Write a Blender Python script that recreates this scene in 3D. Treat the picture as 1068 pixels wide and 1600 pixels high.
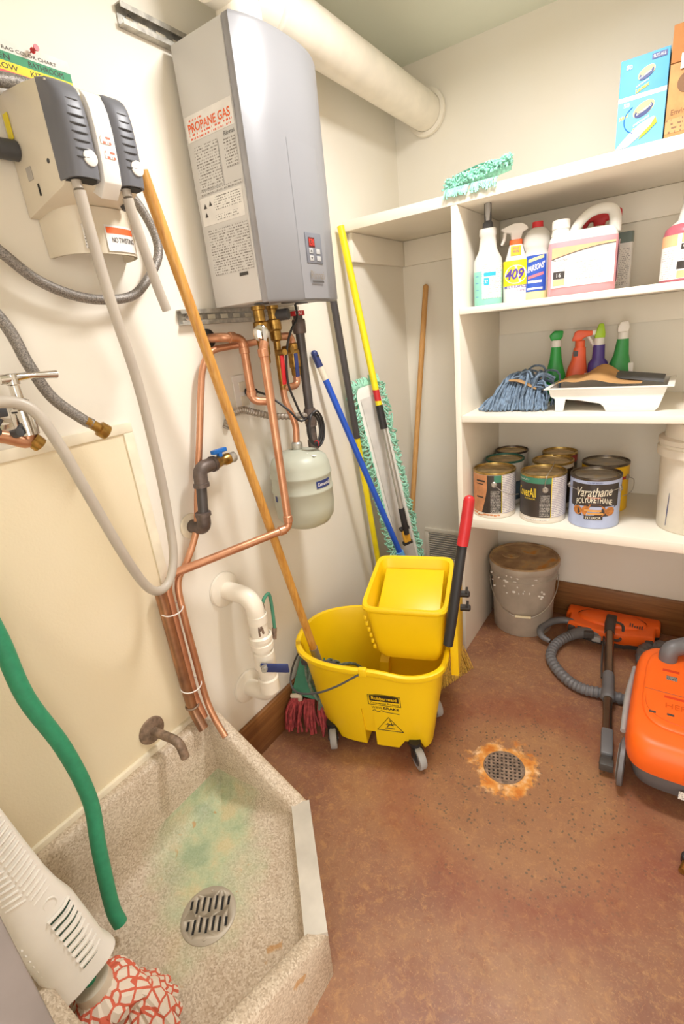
import bpy, bmesh, math, random
from mathutils import Vector, Matrix
random.seed(7)
for o in list(bpy.data.objects): bpy.data.objects.remove(o, do_unlink=True)
S = bpy.context.scene
COL = S.collection
# ---------------------------------------------------------------- camera
cam_d = bpy.data.cameras.new('camera'); cam = bpy.data.objects.new('camera', cam_d); COL.objects.link(cam)
cam_d.sensor_fit = 'AUTO'; cam_d.sensor_width = 36.0; cam_d.lens = 770 * 36.0 / 1600
cam_d.clip_start = 0.02
cam.matrix_world = Matrix(((0.83052645, -0.10600994, 0.54679768, 1.143),
                           (0.54740198, 0.33662692, -0.76618104, 0.0),
                           (-0.10284401, 0.93565176, 0.33760761, 1.40), (0, 0, 0, 1)))
S.camera = cam
# ---------------------------------------------------------------- world (light of the hallway outside the door)
w = bpy.data.worlds.new('world'); S.world = w; w.use_nodes = True
w.node_tree.nodes['Background'].inputs[0].default_value = (1.0, 0.945, 0.87, 1)
w.node_tree.nodes['Background'].inputs[1].default_value = 1.95
# ---------------------------------------------------------------- ceiling lamp light
LAMP = Vector((0.82, 1.22, 2.31))
ld = bpy.data.lights.new('ceiling_light', 'AREA'); ld.shape = 'RECTANGLE'; ld.size = 0.46; ld.size_y = 0.18
ld.energy = 14.6; ld.color = (1.0, 0.985, 0.975)
LIGHT = bpy.data.objects.new('ceiling_light', ld); COL.objects.link(LIGHT); LIGHT.location = LAMP
# ---------------------------------------------------------------- exposure
S.view_settings.view_transform = 'Standard'; S.view_settings.look = 'None'
S.view_settings.exposure = 0.74; S.view_settings.gamma = 1.0; S.view_settings.use_curve_mapping = False

# ================================================================ helpers
def lin(h):
    if isinstance(h, str):
        h = h.lstrip('#'); h = [int(h[i:i + 2], 16) for i in (0, 2, 4)]
    return tuple((c / 255 / 12.92 if c / 255 <= .04045 else ((c / 255 + .055) / 1.055) ** 2.4) for c in h) + (1,)

MATS = {}
class NT:
    """tiny node-tree builder"""
    def __init__(s, name):
        s.m = bpy.data.materials.new(name); s.m.use_nodes = True; s.t = s.m.node_tree
        s.b = s.t.nodes['Principled BSDF']; MATS[name] = s.m
    def n(s, typ, **kw):
        nd = s.t.nodes.new(typ)
        for k, v in kw.items(): setattr(nd, k, v)
        return nd
    def l(s, a, b): s.t.links.new(a, b)
    def noise(s, vec, scale, detail=3, rough=.5, dist=0):
        nd = s.n('ShaderNodeTexNoise'); s.l(vec, nd.inputs['Vector'])
        nd.inputs['Scale'].default_value = scale; nd.inputs['Detail'].default_value = detail
        nd.inputs['Roughness'].default_value = rough; nd.inputs['Distortion'].default_value = dist
        return nd.outputs['Fac']
    def ramp(s, fac, stops):
        nd = s.n('ShaderNodeValToRGB'); s.l(fac, nd.inputs[0]); e = nd.color_ramp.elements
        while len(e) < len(stops): e.new(.5)
        for i, (p, c) in enumerate(stops):
            e[i].position = p; e[i].color = lin(c) if not isinstance(c, (int, float)) else (c, c, c, 1)
        return nd.outputs[0]
    def mix(s, fac, a, b, typ='MIX'):
        nd = s.n('ShaderNodeMix', data_type='RGBA', blend_type=typ)
        for sock, v in ((nd.inputs[0], fac), (nd.inputs[6], a), (nd.inputs[7], b)):
            if isinstance(v, (int, float)): sock.default_value = v
            elif isinstance(v, (str, tuple, list)): sock.default_value = lin(v)
            else: s.l(v, sock)
        return nd.outputs[2]
    def math(s, op, a, b=None, c=None):
        nd = s.n('ShaderNodeMath', operation=op)
        for i, v in enumerate((a, b, c)):
            if v is None: continue
            if isinstance(v, (int, float)): nd.inputs[i].default_value = v
            else: s.l(v, nd.inputs[i])
        return nd.outputs[0]
    def pos(s): return s.n('ShaderNodeNewGeometry').outputs['Position']
    def obj(s): return s.n('ShaderNodeTexCoord').outputs['Object']
    def uv(s): return s.n('ShaderNodeTexCoord').outputs['UV']
    def sep(s, v):
        nd = s.n('ShaderNodeSeparateXYZ'); s.l(v, nd.inputs[0]); return nd.outputs
    def comb(s, x, y, z):
        nd = s.n('ShaderNodeCombineXYZ')
        for i, v in enumerate((x, y, z)):
            if isinstance(v, (int, float)): nd.inputs[i].default_value = v
            else: s.l(v, nd.inputs[i])
        return nd.outputs[0]
    def bump(s, h, strength=.2, dist=.002):
        nd = s.n('ShaderNodeBump'); s.l(h, nd.inputs['Height']); nd.inputs['Strength'].default_value = strength
        nd.inputs['Distance'].default_value = dist; s.l(nd.outputs[0], s.b.inputs['Normal'])
    def set(s, col=None, rough=None, metal=None):
        for k, v in (('Base Color', col), ('Roughness', rough), ('Metallic', metal)):
            if v is None: continue
            i = s.b.inputs[k]
            if isinstance(v, (int, float)): i.default_value = v
            elif isinstance(v, (str, tuple, list)): i.default_value = lin(v)
            else: s.l(v, i)

def dim(h, k):
    h = h.lstrip('#'); return tuple(min(255, int(int(h[i:i + 2], 16) * k)) for i in (0, 2, 4))
def mat(name, col, rough=.5, metal=0, var=.06, scale=14, bump=0, bscale=180, trans=0, coat=0):
    if name in MATS: return MATS[name]
    t = NT(name); f = t.noise(t.obj(), scale)
    t.set(t.ramp(f, [(.3, dim(col, 1 - var)), (.7, dim(col, 1 + var * .6))]), rough, metal)
    if bump: t.bump(t.noise(t.obj(), bscale, 2), bump, .0015)
    if trans: t.b.inputs['Transmission Weight'].default_value = trans; t.b.inputs['IOR'].default_value = 1.3
    if coat: t.b.inputs['Coat Weight'].default_value = coat
    return t.m

ORG = {}
class MB:
    def __init__(s): s.v = []; s.f = []; s.uvs = {}
    def add(s, vs, fs):
        b = len(s.v); s.v += [Vector(v) for v in vs]; s.f += [tuple(i + b for i in f) for f in fs]; return s
    def box(s, x0, x1, y0, y1, z0, z1):
        return s.add([(x0,y0,z0),(x1,y0,z0),(x1,y1,z0),(x0,y1,z0),(x0,y0,z1),(x1,y0,z1),(x1,y1,z1),(x0,y1,z1)],
                     [(0,3,2,1),(4,5,6,7),(0,1,5,4),(1,2,6,5),(2,3,7,6),(3,0,4,7)])
    def obox(s, c, ax, ay, az, hx, hy, hz):
        c = Vector(c); ax = Vector(ax).normalized()*hx; ay = Vector(ay).normalized()*hy; az = Vector(az).normalized()*hz
        vs = [c+i*ax+j*ay+k*az for k in (-1,1) for i, j in ((-1,-1),(1,-1),(1,1),(-1,1))]
        return s.add(vs, [(0,3,2,1),(4,5,6,7),(0,1,5,4),(1,2,6,5),(2,3,7,6),(3,0,4,7)])
    def loft(s, loops, cap0=True, cap1=True, close=True):
        n = len(loops[0]); vs = [p for l in loops for p in l]; fs = []
        for i in range(len(loops) - 1):
            for j in range(n if close else n - 1):
                k = (j + 1) % n; fs.append((i*n+j, i*n+k, (i+1)*n+k, (i+1)*n+j))
        if cap0: fs.append(tuple(reversed(range(n))))
        if cap1: fs.append(tuple(range((len(loops)-1)*n, len(loops)*n)))
        return s.add(vs, fs)
    def cyl(s, p0, p1, r0, r1=None, n=20, caps=True):
        r1 = r0 if r1 is None else r1
        return s.tube([p0, p1], [r0, r1], n, 0, caps)
    def tube(s, pts, r, n=12, sub=6, caps=True, flat=None, closed=False):
        pts = [Vector(p) for p in pts]
        rr = list(r) if isinstance(r, (list, tuple)) else [r] * len(pts)
        if sub and len(pts) > 2: pts, rr = smooth_path(pts, rr, sub, closed)
        m = len(pts); tang = []
        for i in range(m):
            a = pts[max(0, i-1)]; b = pts[min(m-1, i+1)]
            if closed: a = pts[i-1]; b = pts[(i+1) % m]
            t = (b - a); tang.append(t.normalized() if t.length > 1e-9 else Vector((0,0,1)))
        up = Vector((0,0,1)) if abs(tang[0].z) < .9 else Vector((0,1,0))
        nx = tang[0].cross(up).normalized(); loops = []
        for i in range(m):
            nx = (nx - tang[i] * nx.dot(tang[i])).normalized(); ny = tang[i].cross(nx)
            fx, fy = flat if flat else (1, 1)
            loops.append([pts[i] + rr[i]*(nx*math.cos(2*math.pi*j/n)*fx + ny*math.sin(2*math.pi*j/n)*fy) for j in range(n)])
        if closed: loops.append(loops[0]); caps = False
        return s.loft(loops, caps, caps)
    def lathe(s, prof, c, n=32, axis=(0,0,1), cap0=True, cap1=True):
        c = Vector(c); a = Vector(axis).normalized(); u = a.orthogonal().normalized()
        if abs(a.z) > .99: u = Vector((1,0,0))
        v = a.cross(u)
        loops = [[c + a*z + (u*math.cos(2*math.pi*j/n) + v*math.sin(2*math.pi*j/n))*max(r, 1e-5) for j in range(n)] for r, z in prof]
        return s.loft(loops, cap0, cap1)
    def prism(s, poly, o, ex, ey, ez, depth):
        o = Vector(o); ex = Vector(ex); ey = Vector(ey); ez = Vector(ez)
        return s.loft([[o + ex*x + ey*y + ez*d for x, y in poly] for d in (0, depth)])
    def ball(s, c, r, n=20, m=12):
        r = r if isinstance(r, (tuple, list)) else (r, r, r); c = Vector(c); loops = []
        for i in range(1, m):
            t = math.pi*i/m
            loops.append([c + Vector((r[0]*math.sin(t)*math.cos(2*math.pi*j/n), r[1]*math.sin(t)*math.sin(2*math.pi*j/n), -r[2]*math.cos(t))) for j in range(n)])
        return s.loft(loops)
    def torus(s, c, axis, R, r, n=32, m=10):
        c = Vector(c); a = Vector(axis).normalized(); u = a.orthogonal().normalized(); v = a.cross(u)
        return s.tube([c + R*(u*math.cos(2*math.pi*i/n) + v*math.sin(2*math.pi*i/n)) for i in range(n)], r, m, 0, closed=True)
    def patch(s, o, ex, ey, w, h, nx=1, ny=1, fn=None):
        """flat rectangle with UVs (fn bends it)"""
        o = Vector(o); ex = Vector(ex); ey = Vector(ey); b = len(s.v); 
        for j in range(ny+1):
            for i in range(nx+1):
                p = (fn(i/nx*w, j/ny*h) if fn else o + ex*(i/nx*w) + ey*(j/ny*h)); s.v.append(Vector(p)); s.uvs[len(s.v)-1] = (i/nx*w, j/ny*h)
        for j in range(ny):
            for i in range(nx):
                a = b + j*(nx+1) + i; s.f.append((a, a+1, a+nx+2, a+nx+1))
        return s
    def xf(s, M):
        s.v = [M @ v for v in s.v]; return s
    def build(s, name, m, parent=None, bevel=0, seg=2, smooth=38, kind=None, label=None, recalc=True, part_label=None):
        lo = Vector((min(v.x for v in s.v), min(v.y for v in s.v), min(v.z for v in s.v)))
        hi = Vector((max(v.x for v in s.v), max(v.y for v in s.v), max(v.z for v in s.v)))
        c = Vector(((lo.x+hi.x)/2, (lo.y+hi.y)/2, lo.z))
        me = bpy.data.meshes.new(name); me.from_pydata([v - c for v in s.v], [], s.f)
        if s.uvs:
            L = me.uv_layers.new(name='UVMap')
            for lp in me.loops: L.data[lp.index].uv = s.uvs.get(lp.vertex_index, (0, 0))
        if bevel or recalc:
            bm = bmesh.new(); bm.from_mesh(me)
            if recalc: bmesh.ops.recalc_face_normals(bm, faces=bm.faces)
            if bevel:
                ed = [e for e in bm.edges if len(e.link_faces) == 2 and e.calc_face_angle(0) > .5]
                bmesh.ops.bevel(bm, geom=ed, offset=bevel, segments=seg, profile=.5, affect='EDGES', clamp_overlap=True)
            bm.to_mesh(me); bm.free()
        me.polygons.foreach_set('use_smooth', [True]*len(me.polygons))
        me.set_sharp_from_angle(angle=math.radians(smooth))
        me.materials.append(m if not isinstance(m, str) else MATS[m])
        o = bpy.data.objects.new(name, me); COL.objects.link(o); ORG[o] = c
        if parent is not None: o.parent = parent; o.location = c - ORG[parent]
        else: o.location = c
        if kind: o['kind'] = kind
        if part_label: o['label'] = part_label
        return o

def smooth_path(pts, rr, sub, closed=False):
    out, ro = [], []; m = len(pts)
    rng = range(m if closed else m - 1)
    for i in rng:
        if closed: p0, p1, p2, p3 = pts[i-1], pts[i], pts[(i+1) % m], pts[(i+2) % m]
        else:
            p1, p2 = pts[i], pts[i+1]
            p0 = pts[i-1] if i else p1*2 - p2; p3 = pts[i+2] if i+2 < m else p2*2 - p1
        for k in range(sub):
            t = k/sub
            out.append(.5*((2*p1) + (p2-p0)*t + (2*p0-5*p1+4*p2-p3)*t*t + (3*p1-p0-3*p2+p3)*t**3))
            ro.append(rr[i]*(1-t) + rr[(i+1) % m]*t)
    if not closed: out.append(pts[-1]); ro.append(rr[-1])
    return out, ro
def bend(pts, rad, k=5):
    """polyline with rounded corners of radius rad"""
    pts = [Vector(p) for p in pts]; out = [pts[0]]
    for i in range(1, len(pts)-1):
        a = pts[i-1]-pts[i]; b = pts[i+1]-pts[i]; d = min(rad, a.length*.49, b.length*.49)
        p, q = pts[i]+a.normalized()*d, pts[i]+b.normalized()*d
        for j in range(k+1):
            t = j/k; out.append(p*(1-t)**2 + pts[i]*2*t*(1-t) + q*t*t)
    out.append(pts[-1]); return out

def root(name, loc, label, cat, group=None):
    o = bpy.data.objects.new(name, None); COL.objects.link(o); o.location = loc; o.empty_display_size = .05
    ORG[o] = Vector(loc); return tag(o, label, cat, group)
def tag(o, label, cat, group=None):
    o['label'] = label; o['category'] = cat
    if group: o['group'] = group
    return o
def struct(o): o['kind'] = 'structure'; return o

_tc = {}
def text_geo(s, bold=0, shear=0, extrude=0.0):
    key = (s, bold, shear)
    if key in _tc: return _tc[key]
    cu = bpy.data.curves.new('t', 'FONT'); cu.body = s; cu.size = 1; cu.offset = bold; cu.shear = shear; cu.resolution_u = 3
    ob = bpy.data.objects.new('t', cu); COL.objects.link(ob)
    dg = bpy.context.evaluated_depsgraph_get()
    me = bpy.data.meshes.new_from_object(ob.evaluated_get(dg))
    vs = [v.co.copy() for v in me.vertices]; fs = [tuple(p.vertices) for p in me.polygons]
    bpy.data.objects.remove(ob); bpy.data.curves.remove(cu); bpy.data.meshes.remove(me)
    x0 = min(v.x for v in vs); x1 = max(v.x for v in vs); y0 = min(v.y for v in vs); y1 = max(v.y for v in vs)
    _tc[key] = ([(v.x-x0, v.y-y0) for v in vs], fs, x1-x0, y1-y0); return _tc[key]
def add_text(mb, s, o, ex, ey, w, h=None, bold=0, shear=0, fn=None, warp=None):
    """lettering laid in the box w x h from lower-left o; fn bends, warp(u,v)->dy arcs it"""
    vs, fs, tw, th = text_geo(s, bold, shear)
    k = w/tw; ky = k if h is None else h/th; o = Vector(o); ex = Vector(ex); ey = Vector(ey); out = []
    for x, y in vs:
        X, Y = x*k, y*ky
        if warp: Y = warp(X/w, Y)
        out.append(fn(X, Y) if fn else o + ex*X + ey*Y)
    return mb.add(out, fs)
def text(name, s, o, ex, ey, w, m, parent, h=None, bold=0, shear=0, fn=None, warp=None):
    return add_text(MB(), s, o, ex, ey, w, h, bold, shear, fn, warp).build(name, m, parent, recalc=False)
def sq_loop(cx, cy, z, a, b, e=4.0, n=32):
    out = []
    for j in range(n):
        t = 2*math.pi*j/n; c, s_ = math.cos(t), math.sin(t)
        out.append(Vector((cx + a*math.copysign(abs(c)**(2/e), c), cy + b*math.copysign(abs(s_)**(2/e), s_), z)))
    return out
def bool_diff(o, cut):
    md = o.modifiers.new('b', 'BOOLEAN'); md.object = cut; md.operation = 'DIFFERENCE'; md.solver = 'EXACT'
    dg = bpy.context.evaluated_depsgraph_get(); me = bpy.data.meshes.new_from_object(o.evaluated_get(dg))
    o.modifiers.clear(); me.name = o.name; o.data = me; bpy.data.objects.remove(cut)
X, Y, Z = Vector((1,0,0)), Vector((0,1,0)), Vector((0,0,1))

# ================================================================ materials
def plaster(name, c, c2, bs=260, st=.25):
    t = NT(name); p = t.pos()
    t.set(t.ramp(t.noise(p, 3, 3), [(.3, c), (.75, c2)]), .65); t.bump(t.noise(p, bs, 3), st, .0012); return t.m
plaster('wall_paint', '#efe9dd', '#ede5d4', 140, .12)
plaster('ceiling_paint', '#e4e8d8', '#dfe3d2', 90, .1)
plaster('frp_panel', '#efe1c4', '#ebdcba', 170, .35)
mat('trim_white', '#efe4cc', .45); mat('shelf_white', '#f4ecdc', .42, var=.02, scale=4)
mat('white_gloss', '#f2eee6', .3, var=.02); mat('white_plastic', '#efeae2', .38, var=.02); mat('cream_plastic', '#e3d8c2', .4, var=.02)
mat('pvc', '#efe6d6', .35, var=.03); mat('heater_grey', '#d6d3cf', .45, .06, var=.015, scale=3); mat('heater_front', '#888789', .36, .1, var=.01, scale=2)
mat('heater_edge', '#a3a2a6', .4, .3); mat('galv', '#b9b5ab', .42, .5, var=.15, scale=60); mat('chrome', '#dedad4', .12, 1, var=.02)
mat('steel', '#b4b0a8', .36, .6, var=.06); mat('brass', '#b08a48', .32, .9, var=.2, scale=60); mat('iron', '#6a5e58', .5, .45, var=.15, scale=40)
mat('dark_iron', '#55504e', .45, .4, var=.1); mat('grey_tube', '#bdb3a6', .4, var=.03); mat('braid', '#8b857e', .45, .4, var=.35, scale=420, bump=.6, bscale=420)
mat('black', '#262424', .5); mat('dark_grey', '#4b4b4d', .45); mat('cover_grey', '#6d6e74', .42, var=.03); mat('slot_dark', '#1b1a19', .7)
mat('red', '#c8262b', .4); mat('blue', '#1f4fae', .4); mat('navy', '#2c3a74', .45, var=.15); mat('blue_bright', '#1f6fc4', .35); mat('light_blue', '#5f9fd8', .4)
mat('bucket_yellow', '#f6cd10', .38, var=.02, scale=4); mat('yellow', '#f4dd1e', .35); mat('tank_grey', '#b5b7a6', .42, var=.03, scale=6)
mat('orange', '#fb6a1b', .42, var=.02); mat('vac_grey', '#6c6a6b', .42, var=.03); mat('vac_dark', '#4a4541', .5); mat('light_grey', '#a9a7a4', .45)
mat('green_hose', '#359a72', .5, var=.05, scale=60); mat('tape_white', '#eeeae4', .6); mat('paper', '#efeae0', .7); mat('print', '#4b4744', .7)
mat('print_orange', '#ef6a30', .6); mat('teal_yarn', '#9fdcc4', .9, var=.18, scale=90); mat('green_yarn', '#a5dcc2', .9, var=.14, scale=90); mat('blue_yarn', '#74879c', .9, var=.25, scale=70)
mat('red_yarn', '#b04a4c', .9, var=.25, scale=60); mat('bristle', '#d7ac49', .8, var=.25, scale=120); mat('green_cloth', '#4f8f72', .9); mat('lid_metal', '#c2a878', .35, .7, var=.25, scale=25)
mat('can_rim', '#b89c5c', .3, .85, var=.2, scale=40); mat('wire', '#b3aca0', .35, .8); mat('pail_grey', '#b3a797', .5, var=.08, scale=12); mat('pail_white', '#ece3d1', .45, var=.04)
mat('cardboard', '#bd8a55', .8, var=.08, scale=30); mat('brown_paper', '#c99a63', .8, var=.08); mat('dk_paper', '#5d5e60', .7)
mat('rust', '#8f7a69', .6, .4, var=.25, scale=60); mat('flex', '#a99f92', .4, .6); mat('strainer_metal', '#b8ad9d', .48, .25, var=.04); mat('rubber_grey', '#a5a3a0', .5)
def copper(name, c, c2):
    t = NT(name); t.set(t.ramp(t.noise(t.pos(), 22, 4), [(.3, c), (.7, c2)]), .36, .75); return t.m
copper('copper', '#dba583', '#c48a68'); copper('copper_old', '#b98a66', '#8d6a55')
def wood(name, c, c2, ax, sc=9, rough=.4):
    t = NT(name); o = t.sep(t.obj()); v = [t.math('MULTIPLY', o[i], (2 if i == ax else 40)) for i in range(3)]
    f = t.noise(t.comb(*v), sc/3, 5, .6, .6)
    t.set(t.ramp(f, [(.3, c), (.7, c2)]), rough); return t.m
wood('handle_wood', '#d9a655', '#b4772f', 2); wood('pole_wood', '#d3a062', '#bf8a4a', 2); wood('base_wood_y', '#9a6a3c', '#6f4524', 1, 5); wood('base_wood_x', '#96673a', '#6c4423', 0, 5)
def fineprint(name, bg, ink, row=.006, fill=.5, wscale=260):
    t = NT(name); u = t.sep(t.uv()); r = t.math('DIVIDE', u[1], row); fr = t.math('FRACT', r); fl = t.math('FLOOR', r)
    wv = t.comb(t.math('MULTIPLY', u[0], wscale), t.math('MULTIPLY', fl, 7.3), 0)
    wd = t.math('GREATER_THAN', t.noise(wv, 1.0, 1), 1 - fill)
    ln = t.math('LESS_THAN', fr, .5); t.set(t.mix(t.math('MULTIPLY', ln, wd), bg, ink), .6); return t.m
fineprint('print_heater', '#d4d1cd', '#857f79', .0062, .5, 300); fineprint('print_white', '#efece6', '#8a857f', .0055, .5, 300)
fineprint('print_dark', '#33302e', '#b9b2a8', .0045, .55, 420); fineprint('print_red', '#f0ebe4', '#e2694b', .008, .5, 200); fineprint('print_pale', '#f1ece4', '#b7b0ac', .006, .5, 260)
fineprint('print_board', '#c08d58', '#7a5a3c', .009, .45, 160)
def terrazzo():
    t = NT('terrazzo'); p = t.pos()
    v = t.n('ShaderNodeTexVoronoi'); t.l(p, v.inputs['Vector']); v.inputs['Scale'].default_value = 280
    g = t.sep(v.outputs['Color'])[0]
    base = t.ramp(g, [(.0, '#85725f'), (.22, '#ad9a84'), (.6, '#cbbba6'), (1, '#e6dccb')])
    base = t.mix(.5, base, t.ramp(t.noise(p, 6, 4), [(.3, '#c4ac90'), (.7, '#d9c9b2')]))
    s = t.sep(p)
    # green copper-water stain between the inlet corner and the strainer
    dx = t.math('SUBTRACT', s[0], .17); dy = t.math('SUBTRACT', s[1], .545)
    a = t.math('ADD', t.math('MULTIPLY', dx, .64), t.math('MULTIPLY', dy, -.77)); b = t.math('ADD', t.math('MULTIPLY', dx, .77), t.math('MULTIPLY', dy, .64))
    r = t.math('SQRT', t.math('ADD', t.math('POWER', t.math('DIVIDE', a, .33), 2), t.math('POWER', t.math('DIVIDE', b, .17), 2)))
    r = t.math('ADD', r, t.math('MULTIPLY', t.math('SUBTRACT', t.noise(p, 9, 5, .6), .5), 1.3))
    low = t.math('LESS_THAN', s[2], .16)
    k = t.math('MULTIPLY', t.ramp(r, [(.35, 1.0), (1.0, 0.0)]), low)
    base = t.mix(t.math('MULTIPLY', k, .72), base, t.ramp(t.noise(p, 11, 4, .6), [(.36, '#8fb089'), (.5, '#b3c79b'), (.64, '#cfc694')]))
    rs = t.noise(p, 16, 3, .5, 1.5); k2 = t.math('MULTIPLY', t.ramp(rs, [(.69, 0.0), (.74, .7)]), low)
    base = t.mix(k2, base, '#c08a48')
    t.set(base, .55); t.bump(g, .25, .001); return t.m
terrazzo()
def floor_mat():
    t = NT('stained_concrete'); p = t.pos(); s = t.sep(p)
    base = t.ramp(t.noise(p, 3.2, 6, .6, .4), [(.28, '#79503f'), (.45, '#8d6248'), (.6, '#9a7150'), (.75, '#8b5c4a')])
    base = t.mix(t.ramp(t.noise(p, 1.4, 3), [(.42, 0.0), (.68, .4)]), base, '#86594c')
    base = t.mix(t.ramp(t.noise(p, 26, 6, .7), [(.33, .4), (.5, 0.0)]), base, '#80482f')
    base = t.mix(t.ramp(t.noise(p, 34, 6, .75, .5), [(.52, 0.0), (.66, .55)]), base, '#b98a58')
    base = t.mix(t.ramp(t.noise(p, 150, 3, .7), [(.56, 0.0), (.68, .4)]), base, '#c69a6c')
    def dist(cx, cy):
        return t.math('SQRT', t.math('ADD', t.math('POWER', t.math('SUBTRACT', s[0], cx), 2), t.math('POWER', t.math('SUBTRACT', s[1], cy), 2)))
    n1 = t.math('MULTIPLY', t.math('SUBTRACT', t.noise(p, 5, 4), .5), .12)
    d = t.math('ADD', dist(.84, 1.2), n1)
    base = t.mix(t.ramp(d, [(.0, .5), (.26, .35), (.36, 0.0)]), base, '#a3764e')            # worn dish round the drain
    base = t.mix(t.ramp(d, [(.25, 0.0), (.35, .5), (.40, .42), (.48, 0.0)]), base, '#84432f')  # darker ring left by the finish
    v = t.n('ShaderNodeTexVoronoi'); t.l(p, v.inputs['Vector']); v.inputs['Scale'].default_value = 75
    sp = t.math('LESS_THAN', v.outputs['Distance'], t.math('MULTIPLY', t.math('GREATER_THAN', t.noise(p, 25, 2), .48), .26))
    spk = t.math('MULTIPLY', sp, t.ramp(d, [(.0, 1.0), (.3, .8), (.42, .15)]))
    base = t.mix(t.math('MULTIPLY', spk, .75), base, '#4d4a3e')
    dd = t.math('ADD', dist(.785, 1.265), t.math('MULTIPLY', t.math('SUBTRACT', t.noise(p, 16, 6, .7), .5), .26))
    base = t.mix(t.ramp(dd, [(.085, 1.0), (.115, 0.0)]), base, t.ramp(t.noise(p, 30, 4), [(.35, '#c9762a'), (.52, '#dc9a4c'), (.7, '#e9c396')]))
    sc = t.noise(p, 7, 2, .5, 3.5); base = t.mix(t.ramp(sc, [(.497, 0.0), (.5, .35), (.503, 0.0)]), base, '#d39a5c')   # hairline cracks
    t.set(base, t.ramp(t.noise(p, 12, 3), [(.3, .38), (.7, .55)])); t.bump(t.noise(p, 60, 4), .08, .001); return t.m
floor_mat()
# ================================================================ room
struct(MB().box(-.1, 2.1, -1.0, 2.4, -.06, 0).build('floor', 'stained_concrete'))
struct(MB().box(-.1, 2.1, -.05, 2.4, 2.40, 2.46).build('ceiling', 'ceiling_paint'))
WL = struct(MB().box(-.1, 0, -.05, 2.4, 0, 2.40).build('wall_left', 'wall_paint'))
struct(MB().box(0, 2.0, 2.30, 2.4, 0, 2.40).build('wall_back', 'wall_paint'))
struct(MB().box(2.0, 2.1, -.05, 2.4, 0, 2.40).build('wall_right', 'wall_paint'))
struct(MB().box(0, .63, -.08, .05, 0, 2.40).box(1.62, 2.0, -.08, .05, 0, 2.40).box(.63, 1.62, -.08, .05, 2.08, 2.40).build('wall_front', 'wall_paint'))
MB().box(0, .004, .052, .705, .345, 1.235).build('splash_panel', 'frp_panel', WL)
MB().box(0, .009, .052, .730, 1.225, 1.25).build('panel_trim', 'trim_white', WL, .002)
MB().box(0, .009, .703, .730, .34, 1.225).build('panel_trim', 'trim_white', WL, .002)
MB().box(0, .014, .052, .703, .332, .36).build('panel_trim', 'trim_white', WL, .004)
tr = MB().box(.014, .628, .0505, .064, .335, .362).build('trim_1', 'trim_white', None, .004); struct(tr)
struct(MB().box(.631, .650, -.082, .053, 0, 2.079).build('trim_2', mat('jamb_grey', '#8d8580', .5), None, .003))
struct(MB().box(0, .016, .762, 1.808, 0, .16).build('baseboard_left', 'base_wood_y', None, .004))
struct(MB().box(.456, 1.998, 2.282, 2.30, 0, .175).box(0, .432, 2.282, 2.30, 0, .16).build('baseboard_back', 'base_wood_x', None, .004))
# ceiling lamp (out of the picture, above it)
L = root('ceiling_lamp', (LAMP.x, LAMP.y, 2.40), 'white box lamp on the ceiling that lights the closet', 'lamp')
MB().box(LAMP.x-.33, LAMP.x+.33, LAMP.y-.13, LAMP.y+.13, 2.335, 2.399).build('lamp_base', 'white_gloss', L, .01)
MB().box(LAMP.x-.31, LAMP.x+.31, LAMP.y-.11, LAMP.y+.11, 2.318, 2.3345).build('diffuser', 'white_gloss', L, .006)
LIGHT.parent = L; LIGHT.location = (0, 0, -.088)
# ---------------------------------------------------------------- mop sink
def tub_loop(d, zf):
    k = .794 - d
    xr, yf = .612 - d, .758 - d
    pts = [(d, .064 + d), (xr, .064 + d), (xr, .30), (xr, (k - .721*xr)/.692), ((k - .692*yf)/.721, yf), (.055 + d*.4, yf), (d, yf)]
    hs = [.345, .335, .24, .15, .15, .345, .345]
    # densify
    out = []
    for i in range(7):
        j = (i + 1) % 7
        for q in range(4):
            t = q/4; x = pts[i][0]*(1-t)+pts[j][0]*t; y = pts[i][1]*(1-t)+pts[j][1]*t; h = hs[i]*(1-t)+hs[j]*t
            out.append(Vector((x, y, zf(h))))
    return out
tubr = root('mop_sink', (.3, .42, 0), 'speckled terrazzo mop sink with a dropped front corner, on the floor against the cream panel', 'sink')
mb = MB()
mb.loft([tub_loop(.002, lambda h: 0.0), tub_loop(0, lambda h: h*.5), tub_loop(0, lambda h: h-.012), tub_loop(.004, lambda h: h-.004), tub_loop(.012, lambda h: h), tub_loop(.036, lambda h: h-.001), tub_loop(.046, lambda h: h-.012),
         tub_loop(.05, lambda h: max(h*.6, .13)), tub_loop(.056, lambda h: .118), tub_loop(.07, lambda h: .1), tub_loop(.095, lambda h: .088), tub_loop(.15, lambda h: .084)])
mb.build('basin', 'terrazzo', tubr, smooth=50)
a, b_ = Vector((.612, .509, .151)), Vector((.374, .756, .151)); nn = Vector((-.721, -.692, 0))
mb = MB(); 
mb.loft([[a+nn*-.002+Z*-.012, a+nn*-.002+Z*.003, a+nn*.05+Z*.003, a+nn*.05+Z*0], [b_+nn*-.002+Z*-.012, b_+nn*-.002+Z*.003, b_+nn*.05+Z*.003, b_+nn*.05]])
mb.build('rim_guard', mat('guard_metal', '#cdc6ba', .45, .25), tubr, part_label='grey metal rim guard')
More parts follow.
